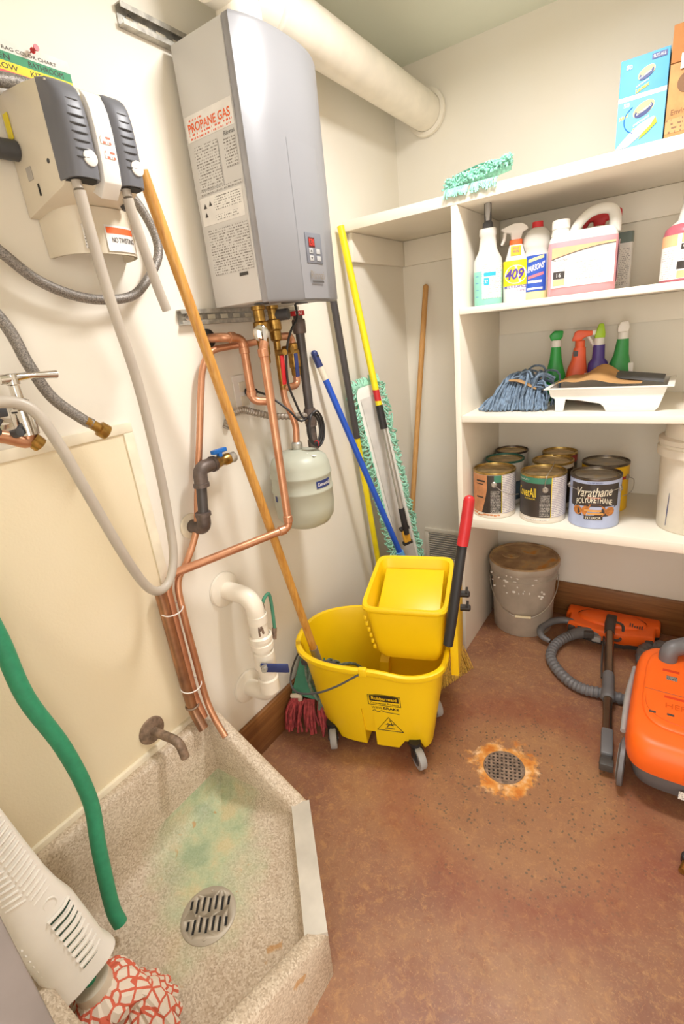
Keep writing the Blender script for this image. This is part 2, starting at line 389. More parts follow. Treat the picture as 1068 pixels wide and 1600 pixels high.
# strainer in the basin
st = root('basin_strainer', (.305, .42, .084), 'round steel strainer with slots in the floor of the mop sink', 'drain')
sp = MB().lathe([(.068, 0), (.068, .0015), (.064, .004)], (.305, .42, .084), 48).build('plate', 'strainer_metal', st)
cut = MB(); e1 = Vector((.79, .61, 0)).normalized(); e2 = Vector((-.61, .79, 0)).normalized()
for r in (-1, 1):
    for i in range(-3, 4):
        c0 = Vector((.305, .42, .086)) + e1*(i*.0155) + e2*(r*.0235 + (0.002 if i % 2 else -.002))
        hl = .017 if abs(i) < 3 else .011
        cut.obox(c0, e1, e2, Z, .0032, hl, .01)
bool_diff(sp, cut.build('cut', 'steel'))
MB().lathe([(.062, 0.0003), (.062, .0009)], (.305, .42, .084), 40).build('sump', 'slot_dark', st)
for sgn in (-1, 1): MB().lathe([(.004, .0), (.004, .0052), (.002, .0056)], Vector((.305, .42, .084)) + e2*.056*sgn, 12).build('screw', 'strainer_metal', st)
# ---------------------------------------------------------------- floor drain
fd = root('floor_drain', (.785, 1.262, 0), 'round cast metal floor drain grate with square holes in the red concrete', 'drain')
gc = Vector((.785, 1.262, .0))
MB().lathe([(.060, .0), (.060, .004), (.064, .004), (.066, .0)], gc, 48, cap0=False, cap1=False).build('rim', 'rust', fd)
MB().lathe([(.060, .0002), (.060, .0012)], gc, 48).build('sump', 'slot_dark', fd)
mb = MB(); g1 = Vector((.95, .3, 0)).normalized(); g2 = Vector((-.3, .95, 0)).normalized()
for i in range(-4, 5):
    o_ = i*.0135; hl = math.sqrt(max(.0601**2 - o_**2, 1e-6))
    mb.obox(gc + g1*o_ + Z*.0028, g1, g2, Z, .0033, hl, .0016); mb.obox(gc + g2*o_ + Z*.0029, g2, g1, Z, .0033, hl, .0016)
mb.build('grate', 'rust', fd)
# ---------------------------------------------------------------- built-in shelving
SH = root('shelving_unit', (1.2, 2.05, 0), 'white painted built-in shelves with an upright board, on the back wall', 'shelves')
YF = 1.81
MB().box(.433, .455, YF, 2.281, 0, 1.764).build('upright', 'shelf_white', SH, .0015)
MB().box(.001, 1.998, YF, 2.299, 1.765, 1.80).build('shelf', 'shelf_white', SH, .002)
for z0, z1 in ((1.421, 1.443), (1.037, 1.062), (.608, .645)):
    MB().box(.456, 1.998, YF, 2.299, z0, z1).build('shelf', 'shelf_white', SH, .002)
for z1 in (1.765, 1.421, 1.037):
    MB().box(.456, 1.998, 2.281, 2.299, z1-.095, z1-.001).build('cleat', 'shelf_white', SH, .001)
MB().box(.020, .432, 2.281, 2.299, 1.662, 1.764).build('cleat', 'shelf_white', SH, .001)
MB().box(.001, .019, YF+.03, 2.299, 1.662, 1.764).build('cleat', 'shelf_white', SH, .001)
# wall register
rg = root('wall_register', (.17, 2.3, .17), 'white louvred air register low on the back wall beside the upright', 'vent')
x0, x1, z0, z1 = .05, .31, .17, .362
MB().box(x0, x1, 2.288, 2.299, z0, z0+.022).box(x0, x1, 2.288, 2.299, z1-.022, z1).box(x0, x0+.022, 2.288, 2.299, z0+.022, z1-.022).box(x1-.022, x1, 2.288, 2.299, z0+.022, z1-.022).build('frame', 'shelf_white', rg, .002)
MB().box(x0+.02, x1-.02, 2.2965, 2.2985, z0+.02, z1-.02).build('backing', 'light_grey', rg)
for i in range(11):
    zz = z0+.03+i*.0132
    MB().obox(((x0+x1)/2, 2.2925, zz), X, Vector((0, 1, -.9)), Vector((0, .9, 1)), (x1-x0)/2-.021, .0055, .0009).build('slat', 'shelf_white', rg)
# ================================================================ left wall
# ---- chemical dispenser
D = root('chemical_dispenser', (.0, .72, 1.60), 'beige wall-mounted chemical dispenser with two ribbed grey covers', 'dispenser')
prof = [(.001, 1.684), (.150, 1.712), (.163, 1.722), (.168, 1.74), (.176, 1.858), (.172, 1.868), (.155, 1.876), (.10, 1.884), (.03, 1.890), (.001, 1.885)]
MB().prism(prof, (0, .622, 0), X, Z, Y, .156).build('body', 'cream_plastic', D, .004)
def cover(yc, hw):
    loops = []
    for z, xf_ in ((1.719, .193), (1.735, .1955), (1.76, .197), (1.80, .197), (1.83, .195), (1.85, .190), (1.863, .182), (1.871, .172), (1.875, .152)):
        loops.append([Vector((.148 + max(xf_ - .148, .002)*max(0, math.sin(t))**.55, yc - hw*math.copysign(abs(math.cos(t))**.6, math.cos(t)), z)) for t in [math.pi*i/16 for i in range(17)]])
    c = MB().loft(loops).build('cover', 'cover_grey', D, smooth=60)
    for i in range(9):
        z = 1.736 + i*.0128
        if i == 0: continue
        xf_ = .197 if z < 1.81 else .197 - (z-1.81)*.20
        MB().tube([(xf_ - .006, yc - hw*.62, z+.002), (xf_ + .0005, yc - hw*.3, z), (xf_ + .0008, yc + hw*.3, z), (xf_ - .006, yc + hw*.62, z+.002)], .0014, 6, 4).build('rib', 'dark_grey', c)
    MB().lathe([(.0135, 0), (.0135, .0035), (.011, .0048)], (.1948, yc + hw*.25, 1.750), 24, X).build('button', 'white_plastic', c)
    MB().loft([[Vector((.146 + .042*max(0, math.sin(t))**.55, yc - hw*.86*math.copysign(abs(math.cos(t))**.6, math.cos(t)), z)) for t in [math.pi*i/12 for i in range(13)]] for z in (1.7175, 1.7188)]).build('cover_recess', 'slot_dark', c)
cover(.651, .0315); cover(.751, .029)
pr = [(.14, 1.712), (.165, 1.695), (.188, 1.718), (.192, 1.74), (.1945, 1.80), (.192, 1.832), (.186, 1.852), (.175, 1.866), (.15, 1.876)]
MB().prism(pr, (0, .684, 0), X, Z, Y, .037).build('centre_strip', 'white_plastic', D, .002)
MB().patch((.1952, .690, 1.780), Y, Z, .022, .012).patch((.1940, .694, 1.757), Y, Z, .022, .012).build('warning_print', 'print_red', D)
MB().cyl((.168, .637, 1.722), (.171, .637, 1.703), .009).build('outlet', 'grey_tube', D); MB().cyl((.168, .742, 1.722), (.170, .742, 1.704), .009).build('outlet', 'grey_tube', D)
def half(z, s, yc=.735, w=.092, d=.092): return [Vector((.001 + d*s*max(0, math.sin(t))**.75, yc - w*s*math.copysign(abs(math.cos(t))**.7, math.cos(t)), z)) for t in [math.pi*i/20 for i in range(21)]]
MB().loft([half(1.613, 1.0), half(1.65, 1.02), half(1.70, 1.03), half(1.7005, .9), half(1.65, .93), half(1.613, .93)], False, False, close=False).build('skirt', 'cream_plastic', D, recalc=False)
def sk(u, v):
    q = max(-1, min(1, (u - .012)/.0925)); co = abs(q)**(1/.7); return Vector((.001 + .0935*max(0, 1-co*co)**.375 + .0014, .735 - .012 + u, 1.618 + v))
MB().patch(None or (0,0,0), Y, Z, .075, .05, 10, 1, sk).build('notice', 'tape_white', D)
MB().patch((0,0,0), Y, Z, .07, .012, 10, 1, lambda u, v: sk(u+.003, v+.034)+X*.0006).build('notice_band', 'print_orange', D)
text('notice_lettering', 'NO TWISTING', (0,0,0), Y, Z, .058, 'print', D, h=.010, bold=.01, fn=lambda u, v: sk(u+.013, v+.017)+X*.0008)
MB().patch((0,0,0), Y, Z, .022, .045, 4, 1, lambda u, v: sk(u-.045, v+.003)+X*.0006).build('care_print', 'print_white', D)
MB().lathe([(.0085, 0), (.0085, .012), (.006, .014)], (.106, .775, 1.703), 8, X).build('cable_clip', 'dark_grey', D)
MB().lathe([(.0175, 0), (.0175, .035), (.013, .037)], (.026, .621, 1.796), 12, (-.1, -1, 0)).build('inlet_knob', 'dark_grey', D)
MB().lathe([(.013, .036), (.013, .062)], (.026, .621, 1.796), 12, (-.1, -1, 0)).build('inlet_coupling', 'brass', D)
MB().box(.014, .030, .6190, .6205, 1.815, 1.857).build('inlet_tag', 'yellow', D)
MB().box(.040, .058, .6205, .6215, 1.742, 1.764).build('panel_print', 'print_dark', D); MB().box(.066, .071, .6205, .6215, 1.712, 1.732).build('slot', 'slot_dark', D)
MB().lathe([(.0042, 0), (.0042, .0012)], (.122, .6222, 1.757), 12, -Y).build('screw', 'dark_grey', D)
# ---- hoses
h1 = [(.172, .637, 1.70), (.168, .642, 1.62), (.165, .652, 1.50), (.145, .682, 1.343), (.125, .698, 1.163), (.112, .702, 1.03), (.112, .69, .918), (.12, .655, .862), (.13, .612, .858), (.142, .576, .90), (.155, .538, 1.0), (.165, .492, 1.167), (.165, .468, 1.264), (.155, .445, 1.330), (.145, .40, 1.35), (.14, .34, 1.34)]
tag(MB().tube(h1, .0108, 14, 6).build('fill_hose', 'grey_tube'), 'long grey vinyl hose looping down from the dispenser and back to the faucet', 'hose')
tag(MB().tube([(.169, .742, 1.702), (.165, .750, 1.66), (.150, .782, 1.55), (.145, .800, 1.492)], .0105, 14, 6).build('outlet_tube', 'grey_tube'), 'short grey tube hanging open from the right dispenser cover', 'hose')
tag(MB().tube([(.03, .36, 1.78), (.04, .44, 1.70), (.045, .525, 1.614), (.045, .58, 1.565), (.045, .652, 1.535), (.045, .727, 1.527), (.045, .797, 1.538), (.044, .853, 1.581), (.042, .890, 1.625), (.038, .898, 1.668), (.034, .88, 1.72), (.03, .845, 1.77)], .0105, 14, 6).build('supply_hose', 'braid'), 'grey braided hose hanging in a wide loop under the dispenser', 'hose')
tag(MB().tube([(.05, .44, 1.82), (.05, .52, 1.868), (.045, .58, 1.893), (.04, .66, 1.908), (.03, .74, 1.90)], .0125, 14, 6).build('inlet_hose', 'braid'), 'grey braided hose passing over the top of the dispenser', 'hose')
bh = root('drop_hose', (.05, .55, 1.26), 'grey braided hose ending in a brass coupling beside the faucet handle', 'hose')
MB().tube([(.05, .40, 1.62), (.055, .485, 1.495), (.06, .508, 1.407), (.065, .532, 1.339), (.075, .575, 1.287), (.08, .592, 1.272)], .0115, 14, 6).build('braided_tube', 'braid', bh)
MB().lathe([(.010, -.014), (.011, 0), (.011, .018), (.017, .02), (.017, .038), (.013, .040)], (.08, .590, 1.273), 12, (.05, .62, -.55)).build('coupling', 'brass', bh)
tag(MB().tube([(.13, .22, 1.15), (.125, .265, 1.02), (.12, .279, .925), (.12, .284, .786), (.12, .314, .626), (.12, .326, .465), (.13, .305, .335), (.15, .283, .19), (.165, .281, .14)], .0165, 18, 6).build('green_hose', 'green_hose'), 'green rubber hose hanging down into the mop sink', 'hose')
# ---- service faucet
F = root('service_faucet', (.0, .44, 1.25), 'chrome and copper service faucet with a lever handle on the left wall', 'faucet')
MB().cyl((.002, .452, 1.318), (.10, .452, 1.318), .016).lathe([(.03, .0), (.03, .004), (.02, .012)], (.001, .452, 1.318), 24, X).build('valve_body', 'chrome', F)
MB().lathe([(.019, -.035), (.021, -.01), (.021, .012), (.016, .016), (.017, .03), (.010, .034), (.009, .058), (.012, .06), (.012, .078)], (.10, .452, 1.315), 20).build('bonnet', 'chrome', F)
MB().tube([(.10, .430, 1.386), (.10, .452, 1.386), (.10, .49, 1.387), (.10, .535, 1.384)], [.011, .012, .007, .010], 12, 3, flat=(1, .8)).build('lever', 'chrome', F)
MB().tube(bend([(.10, .452, 1.285), (.10, .445, 1.265), (.10, .40, 1.290), (.10, .35, 1.295)], .02), .0125, 14, 0).build('outlet_elbow', 'copper', F)
MB().lathe([(.0155, 0), (.0155, .02)], (.10, .453, 1.272), 12, (0, .6, -.8)).build('brass_nut', 'brass', F)
for c0 in ((.112, .424, 1.288), (.112, .388, 1.298)):
    MB().lathe([(.0085, -.012), (.0085, .012)], c0, 12, (1, .3, .2)).cyl(c0, Vector(c0) + Vector((.0, .02, .02)), .004).build('set_screw', 'dark_grey', F)
MB().box(.085, .125, .375, .418, 1.322, 1.340).build('clamp', 'dark_grey', F, .003)
# ---- spout over the sink
sp_ = root('sink_spout', (.0, .563, .40), 'weathered metal spout with a round wall flange above the mop sink', 'faucet')
MB().lathe([(.040, 0), (.038, .006), (.018, .012)], (.003, .563, .412), 28, X).build('flange', 'rust', sp_)
MB().tube(bend([(.01, .563, .412), (.107, .575, .408), (.115, .576, .355)], .035), .0125, 16, 0).build('spout_pipe', 'rust', sp_)
# ---- chart on the wall
ch = root('colour_chart', (.001, .655, 1.80), 'paper cleaning rag colour chart with coloured rows pinned above the dispenser', 'poster')
MB().box(.0008, .002, .515, .793, 1.80, 1.992).build('sheet', 'paper', ch)
for i, c in enumerate(('#3d9468', '#f4dc2e', '#e85f62', '#5a6fc0')):
    mat('chart%d' % i, c, .6, var=.02)
    MB().box(.002, .0024, .515, .793, 1.9555-.0155*i, 1.971-.0155*i).build('colour_row', 'chart%d' % i, ch)
mb = MB(); add_text(mb, 'CLEANING RAG COLOR CHART', (.0026, .600, 1.9745), Y, Z, .165, h=.006)
for i, (l, r) in enumerate((('GREEN', 'BATHROOM'), ('YELLOW', 'KITCHEN'), ('RED', ''), ('BLUE', ''))):
    add_text(mb, l, (.0028, .60 if i > 1 else .615, 1.9585-.0155*i), Y, Z, .011*len(l), h=.009)
    if r: add_text(mb, r, (.0028, .705, 1.9585-.0155*i), Y, Z, .0088*len(r), h=.009)
mb.build('lettering', 'print', ch, recalc=False)
tag(MB().lathe([(.0012, 0), (.0012, .008), (.005, .008), (.005, .010), (.003, .012), (.003, .020), (.0055, .022), (.0055, .024)], (.002, .716, 1.985), 14, X).build('push_pin', 'red'), 'red push pin holding the cleaning chart', 'pin')
# ---- strut channels behind the heater
def strut(y0, y1, z0, z1, label):
    s = root('strut_channel', (.0, (y0+y1)/2, z0), label, 'bracket', 'galvanised strut channels behind the water heater')
    h = z1 - z0
    c = MB().box(.001, .003, y0, y1, z0, z1).box(.003, .021, y0, y1, z0, z0+.003).box(.003, .021, y0, y1, z1-.003, z1).box(.019, .021, y0, y1, z0+.003, z0+.011).box(.019, .021, y0, y1, z1-.011, z1-.003).build('channel', 'galv', s)
    y = y0+.055
    while y < y1 - .03:
        MB().box(.0031, .0036, y, y+.028, z0+h/2-.006, z0+h/2+.006).build('slot', 'trim_white', s); y += .05
    MB().lathe([(.009, 0), (.009, .006)], (.003, y0+.028, z0+h/2), 6, X).build('bolt', 'chrome', s)
strut(.945, 1.45, 2.100, 2.141, 'galvanised strut channel sticking out past the top of the water heater')
strut(.945, 1.45, 1.466, 1.505, 'galvanised strut channel sticking out below the water heater')
# ---- water heater
H = root('water_heater', (.022, 1.23, 1.498), 'silver grey tankless water heater hung on the left wall', 'water heater')
MB().box(.0225, .196, 1.068, 1.392, 1.505, 2.098).build('case', 'heater_grey', H, .003)
MB().box(.1965, .219, 1.0705, 1.3895, 1.500, 2.100).build('case_edge', 'heater_edge', H, .002)
def hf(y, z):
    t = (y - 1.230)/.165; return .252 - .022*abs(t)**3.2 - .010*t*t
loops = []
for z, ins in ((1.497, .012), (1.499, .005), (1.506, 0), (1.70, 0), (1.90, 0), (2.090, 0), (2.099, .004), (2.102, .012)):
    lp = [Vector((.2195, 1.068 + ins, z))]
    for i in range(21):
        y = 1.066 + ins + (.328 - 2*ins)*i/20; lp.append(Vector((hf(y, z) - ins*.8, y, z)))
    lp.append(Vector((.2195, 1.394 - ins, z))); loops.append(lp)
FP = MB().loft(loops).build('front_cover', 'heater_front', H, smooth=30)
# raised lower panel with a soft crease
mb = MB(); rows = [(1.503, 0), (1.60, .001), (1.75, .001), (1.84, .0005), (1.878, 0)]
L2 = []
for z, k in rows:
    y1_ = 1.315 + .008*(z-1.5)/.38
    L2.append([Vector((hf(y, z) + .0004 + (.0035*k/.001 if y > 1.2 else .0002), y, z)) for y in (1.186, 1.195, 1.22, 1.25, 1.28, 1.30, y1_-.004)] + [Vector((hf(y1_, z)+.0004, y1_, z))])
mb.loft(L2, False, False, close=False).build('control_panel', 'heater_front', H, smooth=30)
MB().box(.250, .2575, 1.211, 1.284, 1.592, 1.668).build('controller', 'cover_grey', H, .002)
mat('display', '#5a1212', .2); MB().box(.2575, .2583, 1.222, 1.250, 1.632, 1.656).build('display', 'display', H)
t_ = NT('led'); t_.set('#ff3020', .4); t_.b.inputs['Emission Color'].default_value = lin('#ff2a20'); t_.b.inputs['Emission Strength'].default_value = 1.5
text('display_digits', '131', (.2586, .0, .0), Y, Z, .019, 'led', H, h=.016, fn=lambda u, v: Vector((.2586, 1.2265+u, 1.636+v)))
for yy, zz in ((1.221, 1.618), (1.254, 1.618), (1.221, 1.600), (1.254, 1.600)):
    b0 = MB().box(.2576, .2588, yy, yy+.018, zz-.002, zz+.011).build('key', 'light_grey', H, .0008)
    if yy < 1.24: MB().add([(.259, yy+.005, zz+(.002 if zz > 1.61 else .007)), (.259, yy+.013, zz+(.002 if zz > 1.61 else .007)), (.259, yy+.009, zz+(.008 if zz > 1.61 else .001))], [(0, 1, 2)]).build('arrow', 'black', b0, recalc=False)
text('maker_lettering', 'Rinnai', (0, 0, 0), Y, Z, .062, mat('logo_bronze', '#8a7f72', .4, .4), H, h=.021, fn=lambda u, v: Vector((.2585, 1.218+u, 1.552+v)))
MB().patch((.2580, 1.222, 1.543), Y, Z, .055, .005).build('maker_line', 'print', H)
MB().box(.030, .194, 1.0668, 1.0679, 1.895, 1.949).build('gas_sticker', 'tape_white', H)
text('gas_lettering', 'PROPANE GAS', (.038, 1.0664, 1.913), X, Z, .147, 'print_orange', H, h=.019, bold=.02)
MB().patch((.038, 1.0665, 1.898), X, Z, .150, .012).patch((.04, 1.0665, 1.936), X, Z, .05, .005).build('gas_small_print', 'print_red', H)
MB().patch((.045, 1.0665, 1.786), X, Z, .085, .095).patch((.148, 1.0665, 1.815), X, Z, .042, .062).patch((.042, 1.0665, 1.775), X, Z, .15, .008).build('rating_print', 'print_heater', H)
text('maker_small', 'Rinnai', (.155, 1.0664, 1.880), X, Z, .035, 'print', H, h=.009)
MB().box(.034, .186, 1.0668, 1.0679, 1.706, 1.770).build('approval_sticker', 'tape_white', H)
MB().patch((.085, 1.0665, 1.735), X, Z, .095, .03).patch((.085, 1.0665, 1.712), X, Z, .08, .012).build('approval_print', 'print_white', H)
for xx, zz in ((.045, 1.745), (.065, 1.748), (.045, 1.725)): 
    MB().add([(xx, 1.0664, zz), (xx+.012, 1.0664, zz), (xx+.006, 1.0664, zz+.012)], [(0, 1, 2)]).build('approval_mark', 'print', H, recalc=False)
MB().patch((.045, 1.0665, 1.585), X, Z, .145, .110).build('warning_print', 'print_heater', H)
MB().box(.135, .165, 1.0664, 1.0674, 1.572, 1.580).build('bar_code', 'print', H)
for yy, xx in ((1.12, .15), (1.21, .17), (1.30, .15)): MB().lathe([(.02, 0), (.02, .004)], (xx, yy, 1.500), 16).build('grommet', 'dark_grey', H)
# ---- vent pipe
vp = root('vent_pipe', (.15, 1.75, 2.12), 'fat white vent pipe running from the heater to a collar on the back wall', 'pipe')
MB().cyl((.150, 1.10, 2.215), (.150, 2.295, 2.215), .066, n=40).build('pipe', 'pvc', vp)
MB().lathe([(.067, 0), (.082, .003), (.083, .018), (.067, .022)], (.150, 2.276, 2.215), 40, Y, False, False).build('wall_collar', 'pvc', vp)
MB().lathe([(.067, 0), (.076, .004), (.076, .09), (.067, .094)], (.150, 1.20, 2.215), 40, Y, False, False).lathe([(.067, .1), (.074, .104), (.074, .112), (.067, .116)], (.150, 1.20, 2.215), 40, Y, False, False).cyl((.150, 1.19, 2.104), (.150, 1.19, 2.20), .055, n=32).build('elbow', 'pvc', vp)
# ---- copper and iron piping
def pipe(name, pts, r, m, label, rad=.02, parent=None, n=16):
    o = MB().tube(bend(pts, rad), r, n, 0).build(name, m, parent)
    return tag(o, label, 'pipe') if parent is None else o
cs = root('supply_pipe', (.06, 1.07, 1.23), 'copper supply pipe with two elbows coming out of a black wall collar', 'pipe')
pipe('tube', [(.004, 1.035, 1.428), (.062, 1.040, 1.426), (.075, 1.10, 1.418), (.078, 1.097, 1.240), (.118, 1.138, 1.232)], .0125, 'copper', None, .022, cs)
MB().lathe([(.026, 0), (.025, .006), (.014, .010)], (.002, 1.035, 1.428), 24, X).build('wall_collar', 'black', cs)
for p, ax in (((.0765, 1.098, 1.385), Z), ((.0775, 1.0975, 1.262), Z), ((.068, 1.065, 1.4235), (.2, 1, -.1))): MB().lathe([(.0125, -.009), (.0148, -.008), (.0148, .008), (.0125, .009)], p, 16, ax).build('solder_cup', 'copper', cs)
sv = root('service_valve', (.12, 1.13, 1.24), 'brass service valve with a red lever under the water heater', 'valve')
MB().lathe([(.010, -.25), (.010, -.16), (.0145, -.155), (.0145, -.135), (.017, -.13), (.017, -.075), (.021, -.07), (.021, -.045), (.016, -.04), (.016, -.012), (.020, -.01), (.020, .0)], (.12, 1.135, 1.499), 16).build('valve_body', 'brass', sv)
MB().cyl((.12, 1.135, 1.32), (.12, 1.135, 1.235), .0105).build('tube', 'copper', sv)
MB().cyl((.12, 1.135, 1.425), (.165, 1.085, 1.425), .013).lathe([(.020, 0), (.0215, .004), (.0215, .008), (.012, .014)], (.165, 1.080, 1.425), 24, (.75, -.65, 0)).build('relief_valve', 'chrome', sv, part_label='round chrome relief valve')
MB().obox((.19, 1.067, 1.413), (.75, -.65, 0), (.65, .75, 0), Z, .002, .004, .024).build('test_lever', 'steel', sv)
MB().obox((.150, 1.172, 1.318), X, Y, (0, .06, 1), .002, .009, .042).build('lever', 'red', sv, .002)
sv2 = root('service_valve', (.12, 1.2, 1.24), 'brass and copper service valve with a dark blue lever under the water heater', 'valve')
MB().lathe([(.0105, -.24), (.0105, -.10), (.017, -.095), (.017, -.07), (.021, -.065), (.021, -.04), (.015, -.036), (.015, -.01), (.019, -.008), (.019, 0)], (.12, 1.195, 1.499), 16).build('valve_body', 'brass', sv2)
MB().tube(bend([(.12, 1.195, 1.412), (.12, 1.268, 1.412), (.12, 1.268, 1.262), (.12, 1.195, 1.262)], .024), .0115, 14, 0).build('bypass_loop', 'copper', sv2)
MB().lathe([(.0115, -.055), (.015, -.05), (.015, -.03), (.0185, -.027), (.0185, .022), (.015, .026), (.015, .042), (.0115, .046)], (.12, 1.268, 1.345), 14).build('valve_collar', 'brass', sv2)
MB().obox((.150, 1.238, 1.325), X, Y, (0, .04, 1), .002, .0085, .035).build('lever', 'navy', sv2, .002)
MB().lathe([(.013, 0), (.013, .03)], (.125, 1.215, 1.372), 12, (1, .2, 0)).lathe([(.009, 0), (.009, .035)], (.125, 1.19, 1.368), 12, (1, -.3, 0)).build('drain_port', 'brass', sv2)
MB().lathe([(.016, 0), (.016, .045), (.012, .047)], (.12, 1.20, 1.472), 16, (1, .35, 0)).build('filter_cap', 'dark_grey', sv2)
rp = root('relief_pipe', (.12, .88, .70), 'long copper pipe dropping from the relief valve and running along the wall to the sink', 'pipe')
MB().tube(bend([(.196, 1.055, 1.402), (.196, 1.046, 1.385), (.196, 1.044, .866), (.04, .715, .835), (.034, .698, .80), (.034, .700, .43), (.055, .70, .365)], .022), .0118, 16, 0).build('tube', 'copper', rp)
for p, ax in (((.196, 1.0445, 1.375), Z), ((.196, 1.044, .895), Z), ((.186, 1.022, .8645), (.43, .9, .08))): MB().lathe([(.0118, -.011), (.0142, -.009), (.0142, .009), (.0118, .011)], p, 16, ax).build('solder_cup', 'copper', rp)
sc_ = root('drain_tube', (.03, .85, .40), 'soft copper tube curving down the wall behind the mop handle into the sink', 'pipe')
MB().tube([(.106, 1.130, 1.405), (.07, 1.118, 1.402), (.038, 1.075, 1.400), (.03, 1.015, 1.392), (.03, .975, 1.355), (.03, .950, 1.29), (.03, .92, 1.19), (.03, .892, 1.10), (.03, .862, 1.0), (.03, .835, .915), (.034, .78, .845), (.04, .733, .805), (.052, .718, .72), (.05, .722, .55), (.055, .722, .42), (.085, .715, .36), (.13, .705, .32)], .0095, 12, 5).build('tube', 'copper', sc_)
dp = root('waste_pipe', (.03, .68, .33), 'old tarnished copper pipe strapped to the wall above the sink corner', 'pipe')
MB().tube(bend([(.034, .676, .80), (.034, .680, .50), (.034, .684, .40), (.07, .68, .345)], .03), .0155, 16, 0).build('tube', 'copper_old', dp)
MB().torus((.036, .684, .415), (0, -.05, 1), .018, .003).build('hanger', 'rust', dp)
for z in (.74, .485): MB().torus((.042, .692, z), (.1, -.1, 1), .030, .0018, 24, 6).build('tie', 'tape_white', dp)
# ---- gas line
g = root('gas_pipe', (.12, 1.31, 1.04), 'black iron gas pipe with a red cap fitting under the heater', 'pipe')
MB().cyl((.12, 1.312, 1.47), (.12, 1.312, 1.10), .0145).build('tube', 'dark_iron', g)
MB().lathe([(.019, 0), (.021, .005), (.021, .038), (.019, .043)], (.12, 1.312, 1.415), 18).build('union', 'iron', g)
MB().lathe([(.018, 0), (.020, .006), (.020, .05), (.018, .056)], (.12, 1.312, 1.125), 18).lathe([(.0145, 0), (.0145, .05), (.019, .05), (.019, .058)], (.12, 1.312, 1.072), 18).build('tee', 'iron', g)
MB().lathe([(.019, 0), (.019, .03)], (.12, 1.312, 1.045), 8).build('cap', 'iron', g)
MB().lathe([(.022, 0), (.022, .014)], (.12, 1.312, 1.468), 18).build('red_cap', 'red', g)
text('tag_lettering', 'GAS', (0,0,0), X, Z, .022, 'tape_white', g, h=.009, fn=lambda u, v: Vector((.12 + .0224*math.sin(.35+u/.0224), 1.312 - .0224*math.cos(.35+u/.0224), 1.4705+v)))
# ---- expansion tank
T = root('expansion_tank', (.135, 1.205, .80), 'pale grey round expansion tank hung under the heater pipes', 'tank')
tc = Vector((.135, 1.205, .803))
MB().lathe([(.02, 0), (.05, .006), (.078, .02), (.094, .045), (.0985, .08), (.0985, .13), (.101, .134), (.101, .140), (.0985, .144), (.0985, .18), (.101, .184), (.101, .190), (.0985, .194), (.097, .215), (.088, .238), (.066, .256), (.035, .264), (.016, .267)], tc, 48).build('shell', 'tank_grey', T, smooth=50)
MB().lathe([(.016, .266), (.018, .27), (.018, .285), (.013, .29)], tc, 16).build('inlet', 'galv', T)
MB().cyl(tc+Vector((.02, .03, .0)), tc+Vector((.02, .03, -.01)), .004).build('air_valve', 'rust', T)
def cylfn(c, r, a0, z0):
    return lambda u, v: Vector((c.x + r*math.sin(a0 + u/r), c.y - r*math.cos(a0 + u/r), c.z + z0 + v))
MB().patch((0,0,0), X, Z, .06, .024, 8, 1, cylfn(tc, .0995, 1.15, .150)).build('maker_plate', 'navy', T)
text('maker_lettering', 'Centennial', (0,0,0), X, Z, .05, 'tape_white', T, h=.011, bold=.01, fn=lambda u, v: cylfn(tc, .1003, 1.20, .157)(u, v))
MB().patch((0,0,0), X, Z, .014, .024, 3, 1, cylfn(tc, .0995, -.45, .112)).build('side_plate', 'navy', T)
MB().patch((0,0,0), X, Z, .04, .03, 1, 1, lambda u, v: Vector((.185-u*.2+v, 1.185+u, 1.062-v*.35+.001-u*.05))).build('top_sticker', 'tape_white', T)
pipe('feed_tube', [(.12, 1.195, 1.27), (.12, 1.195, 1.225), (.135, 1.215, 1.15), (.135, 1.205, 1.088)], .0105, 'copper', None, .03, T)
# ---- power cord, flexible conduit, outlet
pts = [(.16, 1.255, 1.497), (.165, 1.25, 1.46), (.16, 1.215, 1.42), (.155, 1.19, 1.36), (.155, 1.18, 1.28), (.16, 1.195, 1.22), (.165, 1.215, 1.17)]
for k in range(3):
    for i in range(10):
        a_ = 2*math.pi*i/10 + 2.2; rr = .040 + .004*k
        pts.append((.19 + .004*k, 1.232 + rr*.8*math.cos(a_) + .003*k, 1.128 + rr*1.15*math.sin(a_)))
pts += [(.17, 1.20, 1.16), (.15, 1.17, 1.2), (.10, 1.15, 1.245), (.05, 1.148, 1.262)]
pc = MB().tube(pts, .0036, 8, 4).build('power_cord', 'black', H, part_label='coiled black power cord')
MB().torus((.195, 1.232, 1.083), Y, .009, .0015, 14, 6).build('twist_tie', 'red', pc)
MB().cyl((.012, 1.148, 1.262), (.05, 1.148, 1.262), .012, .008).build('plug', 'black', pc)
ot = root('wall_outlet', (0, 1.135, 1.22), 'white wall outlet plate behind the copper pipes', 'outlet')
MB().box(.001, .007, 1.10, 1.175, 1.20, 1.315).build('plate', 'white_plastic', ot, .002)
for z in (1.236, 1.279): MB().box(.007, .009, 1.121, 1.154, z-.015, z+.015).build('socket', 'cream_plastic', ot, .003)
pp = [(.004, 1.04, 1.17), (.022, 1.055, 1.205), (.035, 1.09, 1.215), (.045, 1.13, 1.20), (.06, 1.19, 1.178), (.09, 1.255, 1.165), (.115, 1.30, 1.16)]
P_, R_ = smooth_path([Vector(p) for p in pp], [.011]*len(pp), 22); R_ = [.0105 + .0012*math.sin(i*1.6) for i in range(len(P_))]
tag(MB().tube(P_, R_, 12, 0).build('flexible_conduit', 'flex'), 'ribbed flexible metal conduit running behind the copper pipes', 'conduit')
